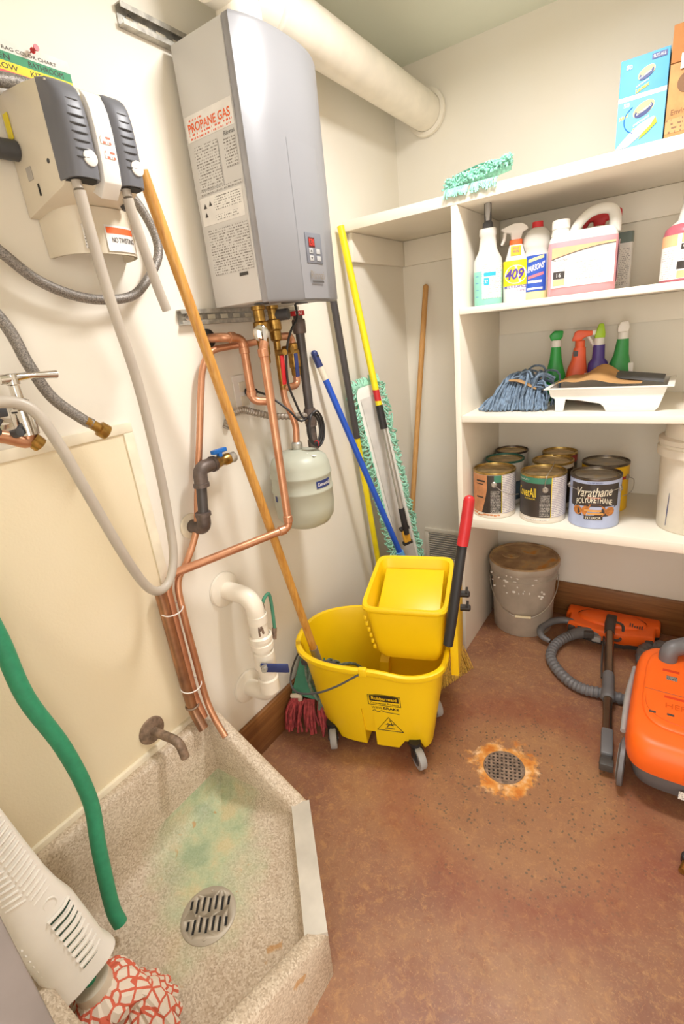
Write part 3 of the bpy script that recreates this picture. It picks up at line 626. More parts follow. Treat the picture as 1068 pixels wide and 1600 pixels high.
# ---- stub with blue handle
bv = root('drain_valve', (.06, .88, .90), 'brass ball valve with a bright blue handle on black iron elbows', 'valve')
MB().lathe([(.037, 0), (.034, .004), (.02, .006)], (.002, .842, .925), 28, X).build('wall_collar', 'trim_white', bv)
MB().tube(bend([(.004, .842, .925), (.062, .842, .925), (.062, .845, .97)], .028), .0195, 16, 0).build('lower_elbow', 'iron', bv)
MB().cyl((.062, .845, .955), (.062, .862, 1.06), .0145).build('nipple', 'dark_iron', bv)
MB().tube(bend([(.062, .862, 1.05), (.062, .865, 1.094), (.062, .915, 1.094)], .03), .0195, 16, 0).build('upper_elbow', 'iron', bv)
for p, ax in (((.062, .846, .967), Z), ((.062, .861, 1.048), Z), ((.062, .915, 1.094), Y)): MB().lathe([(.019, -.006), (.0225, -.005), (.0225, .005), (.019, .006)], p, 16, ax).build('elbow_collar', 'iron', bv)
MB().lathe([(.013, 0), (.017, .004), (.017, .02), (.0145, .024), (.0145, .04), (.017, .044), (.017, .058), (.012, .062)], (.062, .918, 1.094), 14, Y).build('valve_body', 'brass', bv)
MB().lathe([(.013, 0), (.016, .003), (.016, .018), (.012, .022)], (.062, .98, 1.094), 10, Y).build('union', 'galv', bv)
MB().obox((.062, .945, 1.124), Y, X, Z, .026, .008, .006).obox((.062, .945, 1.115), Y, X, Z, .007, .007, .009).build('handle', 'blue_bright', bv, .003)
# ---- white pvc pipe
pv = root('pvc_drain', (.06, .92, .25), 'white plastic pipe bowing out of the wall between two round flanges', 'pipe')
for z, y in ((.680, .912), (.295, .925)): MB().lathe([(.058, 0), (.055, .006), (.036, .014)], (.002, y, z), 32, X).build('flange', 'pvc', pv)
MB().tube(bend([(.004, .912, .680), (.122, .915, .676), (.122, .920, .31), (.004, .925, .295)], .05, 7), .0285, 20, 0).build('tube', 'pvc', pv, smooth=60)
for z0, pr in ((.585, [(.0285, 0), (.031, .002), (.031, .03), (.0285, .032)]), (.495, [(.030, 0), (.037, .003), (.037, .02), (.034, .022), (.034, .03), (.037, .033), (.037, .045), (.030, .05)]), (.33, [(.0285, 0), (.033, .003), (.033, .05), (.0285, .055)]), (.42, [(.029, 0), (.034, .004), (.034, .06), (.029, .064)])):
    MB().lathe(pr, (.122, .918, z0), 24, cap0=False, cap1=False).build('coupling', 'pvc', pv)
MB().obox((.180, .900, .447), (.86, .5, -.08), Z, (.5, -.86, 0), .044, .016, .003).build('lever', 'navy', pv, .006, part_label='chipped dark blue lever')
MB().cyl((.14, .890, .453), (.160, .882, .453), .011).lathe([(.009, 0), (.009, .022)], (.152, .888, .452), 8, (.5, -.86, 0)).build('lever_pivot', 'galv', pv)
mb = MB(); random.seed(3)
for i in range(14):
    a_ = .55+random.random()*.75; z = .56+random.random()*.025
    mb.obox(Vector((.122 + .0288*math.sin(a_), .918 - .0288*math.cos(a_), z)), (math.sin(a_), -math.cos(a_), 0), Z, (math.cos(a_), math.sin(a_), 0), .0006, .004+random.random()*.006, .003)
mb.build('label_remains', 'rust', pv)
gt = root('clear_tube', (.10, .99, .5), 'thin green tube looping behind the white plastic pipe', 'hose')
MB().tube([(.12, .952, .635), (.12, .965, .648), (.12, .985, .652), (.12, .99, .62), (.12, .988, .56), (.12, .985, .52)], .0055, 10, 5).build('tube', 'green_cloth', gt)
MB().cyl((.12, .985, .525), (.12, .975, .49), .008).build('fitting', 'rust', gt); MB().cyl((.12, .950, .64), (.12, .952, .58), .006).build('fitting', 'rust', gt)
# ================================================================ mop bucket (local u along the long side, v away from the door)
BM = Matrix(((.956, -.292, 0, 0), (.292, .956, 0, 0), (0, 0, 1, 0), (0, 0, 0, 1)))
def bw(u, v, z): return BM @ Vector((u, v, z))
B = root('mop_bucket', bw(.675, 1.10, 0), 'yellow plastic mop bucket on casters with a side press wringer', 'bucket')
SL = sorted(set([round(-math.cos(math.pi*i/26), 5) for i in range(27)] + [-.088, -.076, .076, .088]))
def bloop(u0, u1, v0, v1, z, groove=0.0, zf=None):
    uc, a, vc, b = (u0+u1)/2, (u1-u0)/2, (v0+v1)/2, (v1-v0)/2
    def w(s): 
        e = 2.5 if s < 0 else 5.5
        return b*max(0, 1-abs(s)**e)**(1/e)
    near = []; far = []
    for s in SL:
        g = groove if -.08 < s < .08 else 0
        near.append(Vector((uc+a*s, vc-w(s)+g, z))); far.append(Vector((uc+a*s, vc+w(s)-g, z)))
    lp = near + far[::-1][1:-1]
    if zf: 
        for p in lp: p.z = zf(p)
    return lp
def rimz(dz):
    # the rim dips on the near side below the wringer
    return lambda p: .395 + dz - (.014*math.exp(-((p.x-.83)/.075)**2) if p.y < 1.1 else 0)
def foot(p): return .042 + (.03 if p.x < .55 else 0) + (.032 if .79 < p.x < .86 and p.y < 1.1 else 0) + (.032 if p.x > .79 and p.y > 1.1 else 0)
mb = MB()
mb.loft([bloop(.475, .885, .955, 1.235, .05, .06, foot), bloop(.470, .890, .950, 1.240, .085, .06), bloop(.45, .91, .935, 1.255, .195, .045), bloop(.449, .911, .934, 1.256, .212, .0), bloop(.425, .933, .918, 1.275, .365),
         bloop(.424, .934, .917, 1.276, .37), bloop(.408, .945, .903, 1.290, .372, 0, rimz(-.022)), bloop(.402, .950, .897, 1.296, .38, 0, rimz(-.012)), bloop(.403, .949, .898, 1.295, .395, 0, rimz(0)), bloop(.410, .942, .905, 1.288, .40, 0, rimz(.004)),
         bloop(.420, .934, .914, 1.279, .398, 0, rimz(.001)), bloop(.428, .928, .921, 1.272, .37, 0, rimz(-.022)), bloop(.45, .908, .937, 1.253, .22), bloop(.475, .885, .955, 1.235, .10)])
mb.xf(BM).build('tub', 'bucket_yellow', B, smooth=42)
# casters
def caster(u, v, yaw):
    c = bw(u, v, 0); d = BM.to_3x3() @ Vector((math.cos(yaw), math.sin(yaw), 0)); ax = Vector((-d.y, d.x, 0)); wc = c + Z*.037 - d*.026
    k = MB().cyl(c+Z*.088, c+Z*.072, .02).obox(c+Z*.068, d, ax, Z, .022, .017, .005).obox(c+Z*.05-d*.016+ax*.0155, d, ax, Z, .016, .0015, .020).obox(c+Z*.05-d*.016-ax*.0155, d, ax, Z, .016, .0015, .020).build('caster', 'black', B)
    MB().lathe([(.022, -.012), (.035, -.012), (.037, -.009), (.037, .009), (.035, .012), (.022, .012)], wc, 28, ax).build('wheel', 'rubber_grey', k)
    MB().lathe([(.0225, -.0125), (.0225, .0125)], wc, 20, ax).lathe([(.005, -.019), (.005, .019)], wc, 8, ax).build('wheel_hub', 'dark_grey', k)
caster(.832, .950, 2.2); caster(.525, .985, 1.9); caster(.86, 1.20, 2.2); caster(.53, 1.21, 1.4)
# wringer
W = []
def wl(u0, u1, v0, v1, z, tilt=0, e=9): return [Vector((p.x, p.y, z + tilt*(p.y - v0))) for p in sq_loop((u0+u1)/2, (v0+v1)/2, z, (u1-u0)/2, (v1-v0)/2, e, 48)]
wr = MB().loft([wl(.72, .915, 1.03, 1.22, .36), wl(.705, .925, 1.02, 1.235, .385), wl(.682, .942, 1.0, 1.285, .545, .1), wl(.674, .950, .990, 1.300, .552, .13), wl(.671, .953, .987, 1.303, .562, .13), wl(.674, .950, .990, 1.300, .570, .13),
         wl(.686, .938, 1.004, 1.288, .568, .13), wl(.694, .930, 1.014, 1.270, .53, .1), wl(.705, .920, 1.03, 1.24, .46), ]).xf(BM).build('wringer', 'bucket_yellow', B, smooth=42)
MB().obox((.812, 1.165, .535), X, Vector((0, .93, .36)), Vector((0, -.36, .93)), .105, .105, .004).xf(BM).build('press_plate', 'bucket_yellow', wr, .003)
for i in range(4): MB().obox((.706+.007*i, 1.12, .517-.012*i), Vector((.5, 0, -.86)), Y, Vector((.86, 0, .5)), .0012, .075, .001).xf(BM).build('drain_slot', mat('slot_ochre', '#c99a10', .6), wr)
for i in range(6): MB().box(.680+.004*(5-i), .690+.004*(5-i), .9985+.003*(5-i), 1.004+.003*(5-i), .40+.024*i, .416+.024*i).xf(BM).build('rib', 'bucket_yellow', wr, .002)
MB().prism([(1.04, .30), (1.225, .30), (1.25, .34), (1.27, .58), (1.20, .615), (1.06, .60), (1.03, .50), (1.03, .42)], (.951, 0, 0), Y, Z, X, .026).xf(BM).build('side_bracket', 'bucket_yellow', wr, .004)
hp = [bw(.952, .966, .472), bw(.967, .980, .57), bw(.985, 1.0, .70), bw(.999, 1.02, .79)]
MB().tube(hp, [.0155, .0165, .0155, .0145], 16, 5, flat=(1, .75)).build('press_handle', 'black', wr)
MB().tube([bw(.998, 1.019, .785), bw(1.009, 1.032, .85), bw(1.018, 1.045, .915)], [.0165, .0170, .0162], 18, 4).ball(bw(1.018, 1.045, .915), .0160).build('grip', 'red', wr)
for v, z in ((1.13, .56), (1.16, .49)): MB().lathe([(.012, 0), (.012, .03), (.007, .034)], bw(.977, v, z), 8, bw(1, 0, 0)).obox(bw(1.0, v+.008, z+.006), bw(0, 1, 0), Z, bw(1, 0, 0), .018, .006, .004).build('latch', 'black', wr)
# bail
pts = [bw(.685, .899, .385), bw(.66, .893, .372), bw(.60, .885, .335), bw(.53, .885, .30), bw(.45, .905, .272), bw(.405, .95, .272), bw(.385, 1.02, .28), bw(.378, 1.10, .285), bw(.385, 1.18, .285)]
MB().tube(pts, .0035, 8, 5).build('bail', 'dark_grey', B)
MB().obox(bw(.690, .900, .392), bw(1, 0, 0), bw(0, 1, 0), Z, .013, .008, .014).build('bail_clip', 'bucket_yellow', B, .003)
# printing on the long side
def bf(u, z): 
    v = .950-.015*(z-.085)/.115 if z < .20 else (.935-.001*(z-.20)/.012 if z < .212 else .934-.016*(z-.212)/.153)
    return bw(u, v - .0006 + .012*max(0, (u-.72)/.20)**3.2, z)
mat('print_black', '#2d2414', .5)
def plate(name, pts, m, off=0.0): return MB().add([bf(u, z) + bw(0, -off, 0) for u, z in pts], [tuple(range(len(pts)))]).build(name, m, B, recalc=False)
def frame_(u0, u1, z0, z1, w, arch=0):
    mb = MB(); n = 10
    def q(a, b, c_, d): mb.add([bf(*a), bf(*b), bf(*c_), bf(*d)], [(0, 1, 2, 3)])
    for i in range(n):
        a0, a1 = u0+(u1-u0)*i/n, u0+(u1-u0)*(i+1)/n; f0, f1 = arch*math.sin(math.pi*i/n), arch*math.sin(math.pi*(i+1)/n)
        q((a0, z1+f0-w), (a1, z1+f1-w), (a1, z1+f1), (a0, z1+f0)); q((a0, z0), (a1, z0), (a1, z0+w), (a0, z0+w))
    q((u0, z0), (u0+w, z0), (u0+w, z1), (u0, z1)); q((u1-w, z0), (u1, z0), (u1, z1), (u1-w, z1)); return mb
lg = frame_(.688, .798, .238, .283, .0022, .004).build('maker_frame', 'print_black', B, recalc=False)
plate('maker_field', [(.694, .256)] + [(.792, .256)] + [(.792-.098*i/8, .280+.004*math.sin(math.pi*i/8)) for i in range(9)], 'print_black', .0004)
text('maker_lettering', 'Rubbermaid', (0,0,0), X, Z, .084, 'bucket_yellow', B, h=.014, bold=.02, fn=lambda u, v: bf(.701+u, .2625+v)+bw(0, -.001, 0))
text('maker_line', 'Commercial Products', (0,0,0), X, Z, .094, 'print_black', B, h=.0085, bold=.01, fn=lambda u, v: bf(.696+u, .243+v))
text('model_lettering', 'WAVE', (0,0,0), X, Z, .036, 'print_black', B, h=.0115, fn=lambda u, v: bf(.698+u, .221+v))
text('model_lettering', 'BRAKE', (0,0,0), X, Z, .052, 'print_black', B, h=.0115, bold=.03, fn=lambda u, v: bf(.738+u, .221+v))
MB().tube([bf(.70+.09*i/12, .212 + (.0035*math.sin(i*1.9) if i < 6 else -.002-.0006*(i-6))) for i in range(13)], .0011, 6, 4).build('wave_line', 'print_black', B)
MB().tube([bf(.708, .122), bf(.751, .186), bf(.797, .122)], .0019, 6, 0, closed=True).build('warning_triangle', 'print_black', B)
mb = MB()
for seg in (((.735, .1335), (.768, .1335)), ((.741, .137), (.750, .150)), ((.750, .150), (.760, .156)), ((.744, .158), (.765, .148)), ((.760, .156), (.757, .168)), ((.760, .152), (.769, .156)), ((.750, .150), (.739, .153))): mb.tube([bf(*seg[0]), bf(*seg[1])], .0014, 6, 0)
mb.tube([bf(.7555, .171), bf(.7556, .172)], .003, 8, 0).build('slipping_figure', 'print_black', B)
# ---- wet mop standing in the bucket
m1 = root('wet_mop', bw(.49, 1.06, .11), 'wet mop with a long wooden handle standing in the yellow bucket', 'mop')
ta, tb = Vector((.130, .822, 1.772)), Vector((.150, 1.140, .305)); d_ = (tb-ta).normalized()
MB().cyl(ta, tb-d_*.055, .0135, n=18).build('handle', 'handle_wood', m1)
MB().cyl(tb-d_*.062, tb+d_*.01, .0152, n=18).build('ferrule', 'steel', m1)
MB().obox(tb+d_*.018, bw(1, .1, -.1), bw(-.1, 1, 0), d_, .065, .012, .012).build('clamp', 'dark_grey', m1, .004)
mb = MB(); random.seed(5)
for i in range(46):
    s = random.uniform(-1, 1); p = tb + d_*.025 + bw(.055*s, random.uniform(-.01, .01), 0)
    q = bw(.53+.075*s*1.2+random.uniform(-.03, .05), 1.08+random.uniform(-.09, .09), .118+random.random()*.03)
    mid = (p+q)/2 + Vector((random.uniform(-.03, .03), random.uniform(-.03, .03), random.uniform(.0, .05)))
    mb.tube([p, mid, q], .0055, 6, 4)
for i in range(14):
    c0 = bw(.61+random.uniform(-.03, .05), 1.06+random.uniform(-.06, .05), .17+random.random()*.06)
    mb.tube([c0, c0+Vector((.03, .01, .03)), c0+Vector((.05, -.02, .0)), c0+Vector((.02, -.04, -.04))], .006, 6, 4)
mb.build('yarn', mat('wet_yarn', '#6c7a6a', .85, var=.3, scale=80), m1, kind='stuff')
# ---- red mop behind the bucket
rm = root('red_mop', (.10, 1.16, 0), 'dusty red yarn mop under a green cloth behind the yellow bucket', 'mop')
mb = MB().loft([[Vector((.03, 1.10, .14)), Vector((.13, 1.14, .11)), Vector((.13, 1.16, .11)), Vector((.03, 1.12, .14))], [Vector((.025, 1.20, .27)), Vector((.09, 1.26, .27)), Vector((.09, 1.275, .27)), Vector((.025, 1.215, .27))]]).build('cloth', 'green_cloth', rm, .003)
MB().tube([(.045, 1.085, .145), (.06, 1.088, .15), (.072, 1.10, .142), (.065, 1.105, .12)], .009, 10, 4).build('binding', 'cream_plastic', rm)
mb = MB(); random.seed(11)
for i in range(44):
    s = random.random(); p = Vector((.035+.10*s, 1.095+.05*s, .13-.02*s)); q = Vector((.025+.15*s+random.uniform(-.01, .01), 1.045+.06*s+random.uniform(-.02, .03), .008+random.random()*.02))
    mb.tube([p, (p+q)/2+Vector((random.uniform(-.01, .02), -.02*random.random(), .015)), q], .0045, 6, 4)
mb.build('yarn', 'red_yarn', rm, kind='stuff')
# ================================================================ long-handled tools in the corner
# dust mop on its end
dm = root('dust_mop', (.19, 1.95, 0), 'dust mop stood on end with green fringe and a yellow telescopic handle', 'mop')
T0, B0 = Vector((.062, 1.775, 1.195)), Vector((.185, 1.935, .03)); ax = (T0-B0).normalized()
nrm = Vector((.80, -.58, 0)); nrm = (nrm - ax*nrm.dot(ax)).normalized(); sd = ax.cross(nrm).normalized()   # sd: across the head
if sd.dot(Vector((.6, .8, 0))) < 0: sd = -sd
L_ = (T0-B0).length; mid = (T0+B0)/2
def dmp(s, t, n=0): return B0 + ax*(L_*s) + sd*t + nrm*n
MB().loft([[dmp(s, -w_, .002), dmp(s, w_, .002), dmp(s, w_, .010), dmp(s, -w_, .010)] for s, w_ in ((0, .04), (.03, .055), (.97, .055), (1.0, .035))]).build('backing', 'white_plastic', dm, .003)
MB().loft([[dmp(s, -.040, .011), dmp(s, .040, .011), dmp(s, .040, .014), dmp(s, -.040, .014)] for s in (.02, .96)]).build('frame', mat('frame_grey', '#cfcac2', .5), dm, .001)
MB().tube([dmp(.02, -.056, .008), dmp(.5, -.057, .008), dmp(.97, -.055, .008), dmp(1.0, -.03, .008)], .0035, 8, 4).build('binding', 'green_cloth', dm)
mb = MB(); random.seed(21)
for side in (-1, 1):
    for i in range(210):
        s = i/209*1.0; l = random.uniform(.022, .042)*(1 if side < 0 else .8)
        p = dmp(s, side*.050, .004); q = dmp(s+random.uniform(-.03, .01), side*(.052+l), random.uniform(-.012, .018)); r_ = dmp(s+random.uniform(-.03, .01), side*(.048+l*.55), random.uniform(.008, .024))
        mb.tube([p, r_, q, dmp(s-.012, side*(.05+l*.7), -.004)], .0028, 5, 3)
for i in range(40):
    t = -.06+.12*i/39; l = random.uniform(.02, .035); mb.tube([dmp(.985, t, .0), dmp(1.005, t, .01), dmp(1.0+l/L_, t+random.uniform(-.01, .01), .0)], .0028, 5, 3)
mb.build('fringe', 'green_yarn', dm, kind='stuff')
hb, ht = Vector((.193, 1.800, .560)), Vector((.028, 1.752, 1.775)); hd = (ht-hb).normalized(); hl = (ht-hb).length
def hq(t): return hb + hd*(hl*t)
MB().cyl(hq(.05), hq(.40), .0105).build('lower_tube', 'steel', dm)
MB().cyl(hq(.375), hq(.455), .0155, .0150).build('collar', 'black', dm)
MB().cyl(hq(.45), hq(1.0), .0135).build('upper_tube', 'yellow', dm)
MB().lathe([(.0139, 0), (.0139, .045)], hq(.47), 16, hd).build('tube_label', 'red', dm)
MB().tube([hq(.085), hq(.02), hb-hd*.02], [.013, .014, .012], 12, 3).build('swivel', 'black', dm)
MB().obox(hb-hd*.03-nrm*.012, ax, sd, nrm, .034, .016, .010).build('clip', mat('clip_yellow', '#f2b53a', .45), dm, .003)
for k in (-1, 1): MB().obox(hb-hd*.03-nrm*.012+ax*.036*k, ax, sd, nrm, .008, .022, .010).build('clip_jaw', 'black', dm, .002)
# blue broom
bb = root('blue_broom', (.32, 1.78, .0), 'push broom with a bright blue handle leaning behind the bucket', 'broom')
ta, tb = Vector((.022, 1.507, 1.344)), Vector((.302, 1.775, .12)); d_ = (tb-ta).normalized(); LL = (tb-ta).length
MB().cyl(ta+d_*.10, ta+d_*(LL*.70), .0118).build('handle', mat('broom_blue', '#1d53c0', .35), bb)
MB().cyl(ta+d_*.045, ta+d_*.10, .0118).build('handle_band', 'cream_plastic', bb)
tp = MB().cyl(ta+d_*.0, ta+d_*.05, .0128).ball(ta, .0128).build('hanger_tip', 'navy', bb)
MB().lathe([(.0045, 0), (.0045, .0012)], ta+d_*.01+Vector((.0126, -.003, .002)), 10, (1, -.2, .2)).build('hang_hole', 'black', tp)
MB().cyl(ta+d_*(LL*.685), ta+d_*(LL*.99), .017, .020).build('socket', 'light_blue', bb)
MB().obox((.335, 1.772, .125), (1, .06, .0), (-.06, 1, 0), Z, .085, .025, .028).build('head', 'light_blue', bb, .008)
mb = MB(); random.seed(8)
for i in range(120):
    p = Vector((.335+random.uniform(-.08, .08), 1.772+random.uniform(-.02, .02), .10)); mb.tube([p, p+Vector((random.uniform(-.006, .012), random.uniform(-.02, .02), -.098))], .0016, 4, 0)
mb.build('bristles', mat('grey_bristle', '#8f9296', .8, var=.2, scale=90), bb, kind='stuff')
# black and yellow pole
bp = root('tool_pole', (.035, 1.82, .0), 'pole with a black upper half and yellow lower half against the left wall', 'pole')
ta, tb = Vector((.032, 1.625, 1.70)), Vector((.045, 1.838, .005)); d_ = (tb-ta)
MB().cyl(ta, ta+d_*.42, .0135).build('upper_tube', mat('pole_black', '#45403f', .45), bp)
MB().cyl(ta+d_*.42, tb, .0125).build('lower_tube', 'yellow', bp)
# wooden pole
tag(MB().cyl((.121, 2.279, 1.562), (.074, 1.965, .003), .0125, n=18).ball((.121, 2.279, 1.562), .0125).build('wooden_pole', 'pole_wood'), 'plain wooden pole standing in the back corner', 'pole')
# whisk broom behind the bucket
wk = root('whisk_broom', (.47, 1.58, 0), 'corn bristle broom standing on the floor behind the wringer', 'broom')
mb = MB(); random.seed(31)
for i in range(230):
    s = random.random(); q = Vector((.43+.085*s+random.uniform(-.012, .012), 1.46+.24*s, .003)); p = Vector((.40+.05*s, 1.555+.06*s, .27))+Vector((random.uniform(-.01, .01), random.uniform(-.01, .01), 0))
    mb.tube([p, (p*.45+q*.55)+Vector((0.008, 0, 0)), q], [.0022, .002, .0012], 4, 3)
mb.build('bristles', 'bristle', wk, kind='stuff')
MB().loft([sq_loop(.425, 1.585, .26, .026, .05, 3, 20), sq_loop(.42, 1.588, .31, .017, .02, 2.5, 20), sq_loop(.41, 1.592, .42, .012, .012, 2, 20)]).build('handle', 'yellow', wk)
# ================================================================ things on the shelves
S2, S3, S4, S1 = 1.4435, 1.0625, .6455, 1.8005
def face(c): return math.atan2(1.143 - c.x, c.y)      # angle of the side turned to the door (0 = -y, + = +x)
def cfn(c, r, a0, z0):
    return lambda u, v: Vector((c.x + r*math.sin(a0 + u/r), c.y - r*math.cos(a0 + u/r), c.z + z0 + v))
def band(name, c, r, a0, a1, z0, z1, m, parent, dr=.0006):
    n = max(4, int(abs(a1-a0)/.08)); w = (a1-a0)*(r+dr)
    return MB().patch((0,0,0), X, Z, w, z1-z0, n, 1, cfn(c, r+dr, a0, z0)).build(name, m, parent)
def can(x, y, r, body, label, lid='lid_metal', rim='can_rim', h=.188, bail=None):
    c = Vector((x, y, S4)); k = root('paint_can', c, label, 'can', 'paint cans on the lowest shelf')
    MB().lathe([(r*.985, 0), (r*1.01, .002), (r*1.01, .007), (r, .010), (r, h-.006)], c, 48, cap1=False).build('body', body, k)
    MB().lathe([(r*1.012, h-.008), (r*1.02, h-.004), (r*1.012, h), (r*.97, h+.001), (r*.955, h-.006)], c, 48, cap0=False, cap1=False).build('rim', rim, k)
    MB().lathe([(r*.957, h-.006), (r*.90, h-.0065), (r*.885, h-.010), (r*.82, h-.010), (r*.80, h-.007), (0, h-.006)], c, 48, cap0=False).build('lid', lid, k)
    return k, c
def ear(k, c, r, a, z):
    p = cfn(c, r, a, z)(0, 0); d = Vector((math.sin(a), -math.cos(a), 0))
    e = MB().lathe([(.0115, 0), (.0115, .002), (.008, .005), (.004, .005), (.004, .0075)], p, 18, d).build('bail_ear', 'wire', k); return p + d*.006
mat('can_cream', '#e3d9c8', .45); mat('can_black', '#3d3531', .4, var=.15); mat('can_green', '#3f8066', .45); mat('can_face', '#c98a5c', .5, var=.12, scale=30)
mat('can_blue', '#aeb8d4', .4); mat('can_yellow', '#f0bd1a', .4); mat('can_red', '#a8322c', .45); mat('can_white', '#dcd6ce', .5, var=.08, scale=30); mat('can_drab', '#5d7486', .5, var=.3, scale=18)
fineprint('print_can_white', '#e0dad4', '#b4aab4', .007, .62, 120)
t = NT('lid_dark'); f = t.noise(t.obj(), 20, 4); t.set(t.ramp(f, [(.35, '#8b8378'), (.55, '#a79c8c'), (.72, '#b7a06c')]), .35, .7)
mat('rim_dark', '#6a5f55', .35, .8, var=.2); mat('rim_green', '#3c6d60', .45, .3, var=.2)
# front row
k, c = can(.548, 1.918, .0815, 'can_cream', 'paint can with a printed face, front row beside the upright'); r = .0815; f0 = face(c)
band('picture', c, r, f0-1.75, f0-.05, .022, .178, 'can_face', k); band('picture_panel', c, r, f0-.35, f0+.33, .022, .178, 'can_black', k, .001)
MB().add([cfn(c, r+.0013, f0-.62, .022)(0, 0)] + [cfn(c, r+.0013, f0-.62+.09*i, .022)(0, 0) for i in range(1, 4)] + [cfn(c, r+.0013, f0-.35, .12)(0, 0), cfn(c, r+.0013, f0-.45, .075)(0, 0)], [(0, 1, 2, 3, 4, 5)]).build('picture_shadow', 'can_black', k, recalc=False)
for z, w_, dz in ((.150, .5, .007), (.139, .4, .004), (.083, .42, .006)): band('picture_detail', c, r, f0-.95, f0-.95+w_, z, z+dz, 'can_black', k, .0014)
band('corner_print', c, r, f0-.02, f0+.33, .150, .178, 'can_green', k, .0014); band('fine_print', c, r, f0-.18, f0+.28, .025, .085, 'print_dark', k, .0016); band('fine_print', c, r, f0-.18, f0+.25, .09, .115, 'print_dark', k, .0016)
band('yellow_line', c, r, f0+.33, f0+.36, .022, .178, 'yellow', k, .0012); band('rear_label', c, r, f0+.36, f0+1.9, .02, .178, 'print_can_white', k, .001)
mb = MB(); random.seed(2)
for i in range(9): 
    a_ = f0-1.1+i*.16; mb.ball(cfn(c, r, a_, .010+random.random()*.006)(0, 0), (.008, .002, .004), 8, 5)
mb.build('paint_drips', 'can_face', k)
e = ear(k, c, r, f0-.02, .142); MB().tube([e, e+Vector((.03, -.006, -.018)), e+Vector((.06, .008, -.036)), e+Vector((.085, .035, -.04))], .0013, 6, 4).build('bail', 'wire', k)
k, c = can(.735, 1.922, .0825, 'can_cream', 'black labelled paint can with yellow lettering, middle of the front row'); r = .0825; f0 = face(c)
band('label', c, r, f0-2.2, f0+.36, .024, .182, 'can_black', k); band('label_top', c, r, f0-2.2, f0+.36, .158, .182, 'can_green', k, .001); band('yellow_line', c, r, f0+.36, f0+.39, .024, .182, 'yellow', k, .001)
band('rear_label', c, r, f0+.39, f0+1.9, .024, .182, 'print_can_white', k, .001); band('fine_print', c, r, f0-.12, f0+.33, .03, .085, 'print_dark', k, .0014); band('fine_print', c, r, f0-.08, f0+.30, .088, .115, 'print_dark', k, .0014)
text('lettering', 'CoverAll', (0,0,0), X, Z, .085, mat('letter_yellow', '#efcf3e', .5), k, h=.036, bold=.015, fn=lambda u, v: cfn(c, r+.0016, f0-1.30, .103)(u, v))
text('lettering', 'INTERIOR', (0,0,0), X, Z, .045, 'letter_yellow', k, h=.006, fn=lambda u, v: cfn(c, r+.0016, f0-.85, .093)(u, v))
text('top_lettering', 'QUALITY', (0,0,0), X, Z, .05, 'tape_white', k, h=.007, fn=lambda u, v: cfn(c, r+.0018, f0-1.2, .166)(u, v))
band('foot_print', c, r, f0-.9, f0+.3, .012, .018, 'print_pale', k, .0014)
e = ear(k, c, r, f0+.10, .135); MB().tube([e, e+Vector((-.001, -.008, .02)), e+Vector((.004, -.004, .055)), e+Vector((.010, .05, .075)), e+Vector((.012, .09, .09))], .0014, 6, 4).build('bail', 'wire', k)
k, c = can(.915, 1.930, .0845, 'can_blue', 'pale blue wood finish can with white script lettering, front row', 'lid_dark', 'rim_dark'); r = .0845; f0 = face(c)
band('label', c, r, f0-1.05, f0+1.05, .085, .168, 'can_black', k)
MB().add([cfn(c, r+.0007, f0-1.05+2.1*i/16, .085)(0, 0) for i in range(17)] + [cfn(c, r+.0007, f0-.6+1.2*i/10, .048)(0, 0) for i in range(10, -1, -1)], [tuple(range(28))]).build('label_foot', 'can_black', k, recalc=False)
text('lettering', 'Varathane', (0,0,0), X, Z, .122, mat('letter_cream', '#f3ead2', .5), k, h=.034, bold=.012, shear=.25, fn=lambda u, v: cfn(c, r+.0016, f0-.72, .122)(u, v+ .16*(u-.06)*1.0*.35))
text('lettering', 'POLYURETHANE', (0,0,0), X, Z, .124, 'letter_cream', k, h=.021, bold=.01, fn=lambda u, v: cfn(c, r+.0016, f0-.72, .088)(u, v + .012*(1-((u-.062)/.062)**2)))
text('lettering', 'OUTDOOR', (0,0,0), X, Z, .045, 'print_orange', k, h=.006, fn=lambda u, v: cfn(c, r+.0016, f0-.28, .115)(u, v))
mat('wood_print', '#c47a33', .5, var=.2, scale=60)
for (ca, cz, ha, hz_) in ((0, .068, .48, .026), (-.66, .066, .20, .017), (.66, .066, .20, .017)):
    MB().add([cfn(c, r+.0011, f0+ca+ha*math.cos(2*math.pi*i/24), cz+hz_*math.sin(2*math.pi*i/24))(0, 0) for i in range(24)], [tuple(range(24))]).build('wood_picture', 'wood_print', k, recalc=False)
band('wood_boat', c, r, f0-.36, f0+.3, .066, .074, mat('wood_light', '#e0a458', .5), k, .0018); band('wood_boat', c, r, f0-.25, f0+.38, .055, .062, 'wood_light', k, .0018)
band('name_band', c, r, f0-.36, f0+.36, .036, .049, 'can_black', k, .0014)
text('lettering', 'INTERIOR', (0,0,0), X, Z, .052, 'letter_cream', k, h=.009, bold=.01, fn=lambda u, v: cfn(c, r+.002, f0-.31, .0385)(u, v))
text('top_lettering', 'WATER BASED', (0,0,0), X, Z, .05, 'navy', k, h=.005, fn=lambda u, v: cfn(c, r+.0014, f0-.30, .171)(u, v))
e = ear(k, c, r, f0+1.25, .140); e2 = ear(k, c, r, f0-1.55, .140)
MB().tube([e2] + [cfn(c, r+.006, f0-1.4+2.5*i/8, .148-.004*math.sin(math.pi*i/8))(0, 0) for i in range(9)] + [e], .0012, 6, 4).build('bail', 'wire', k)
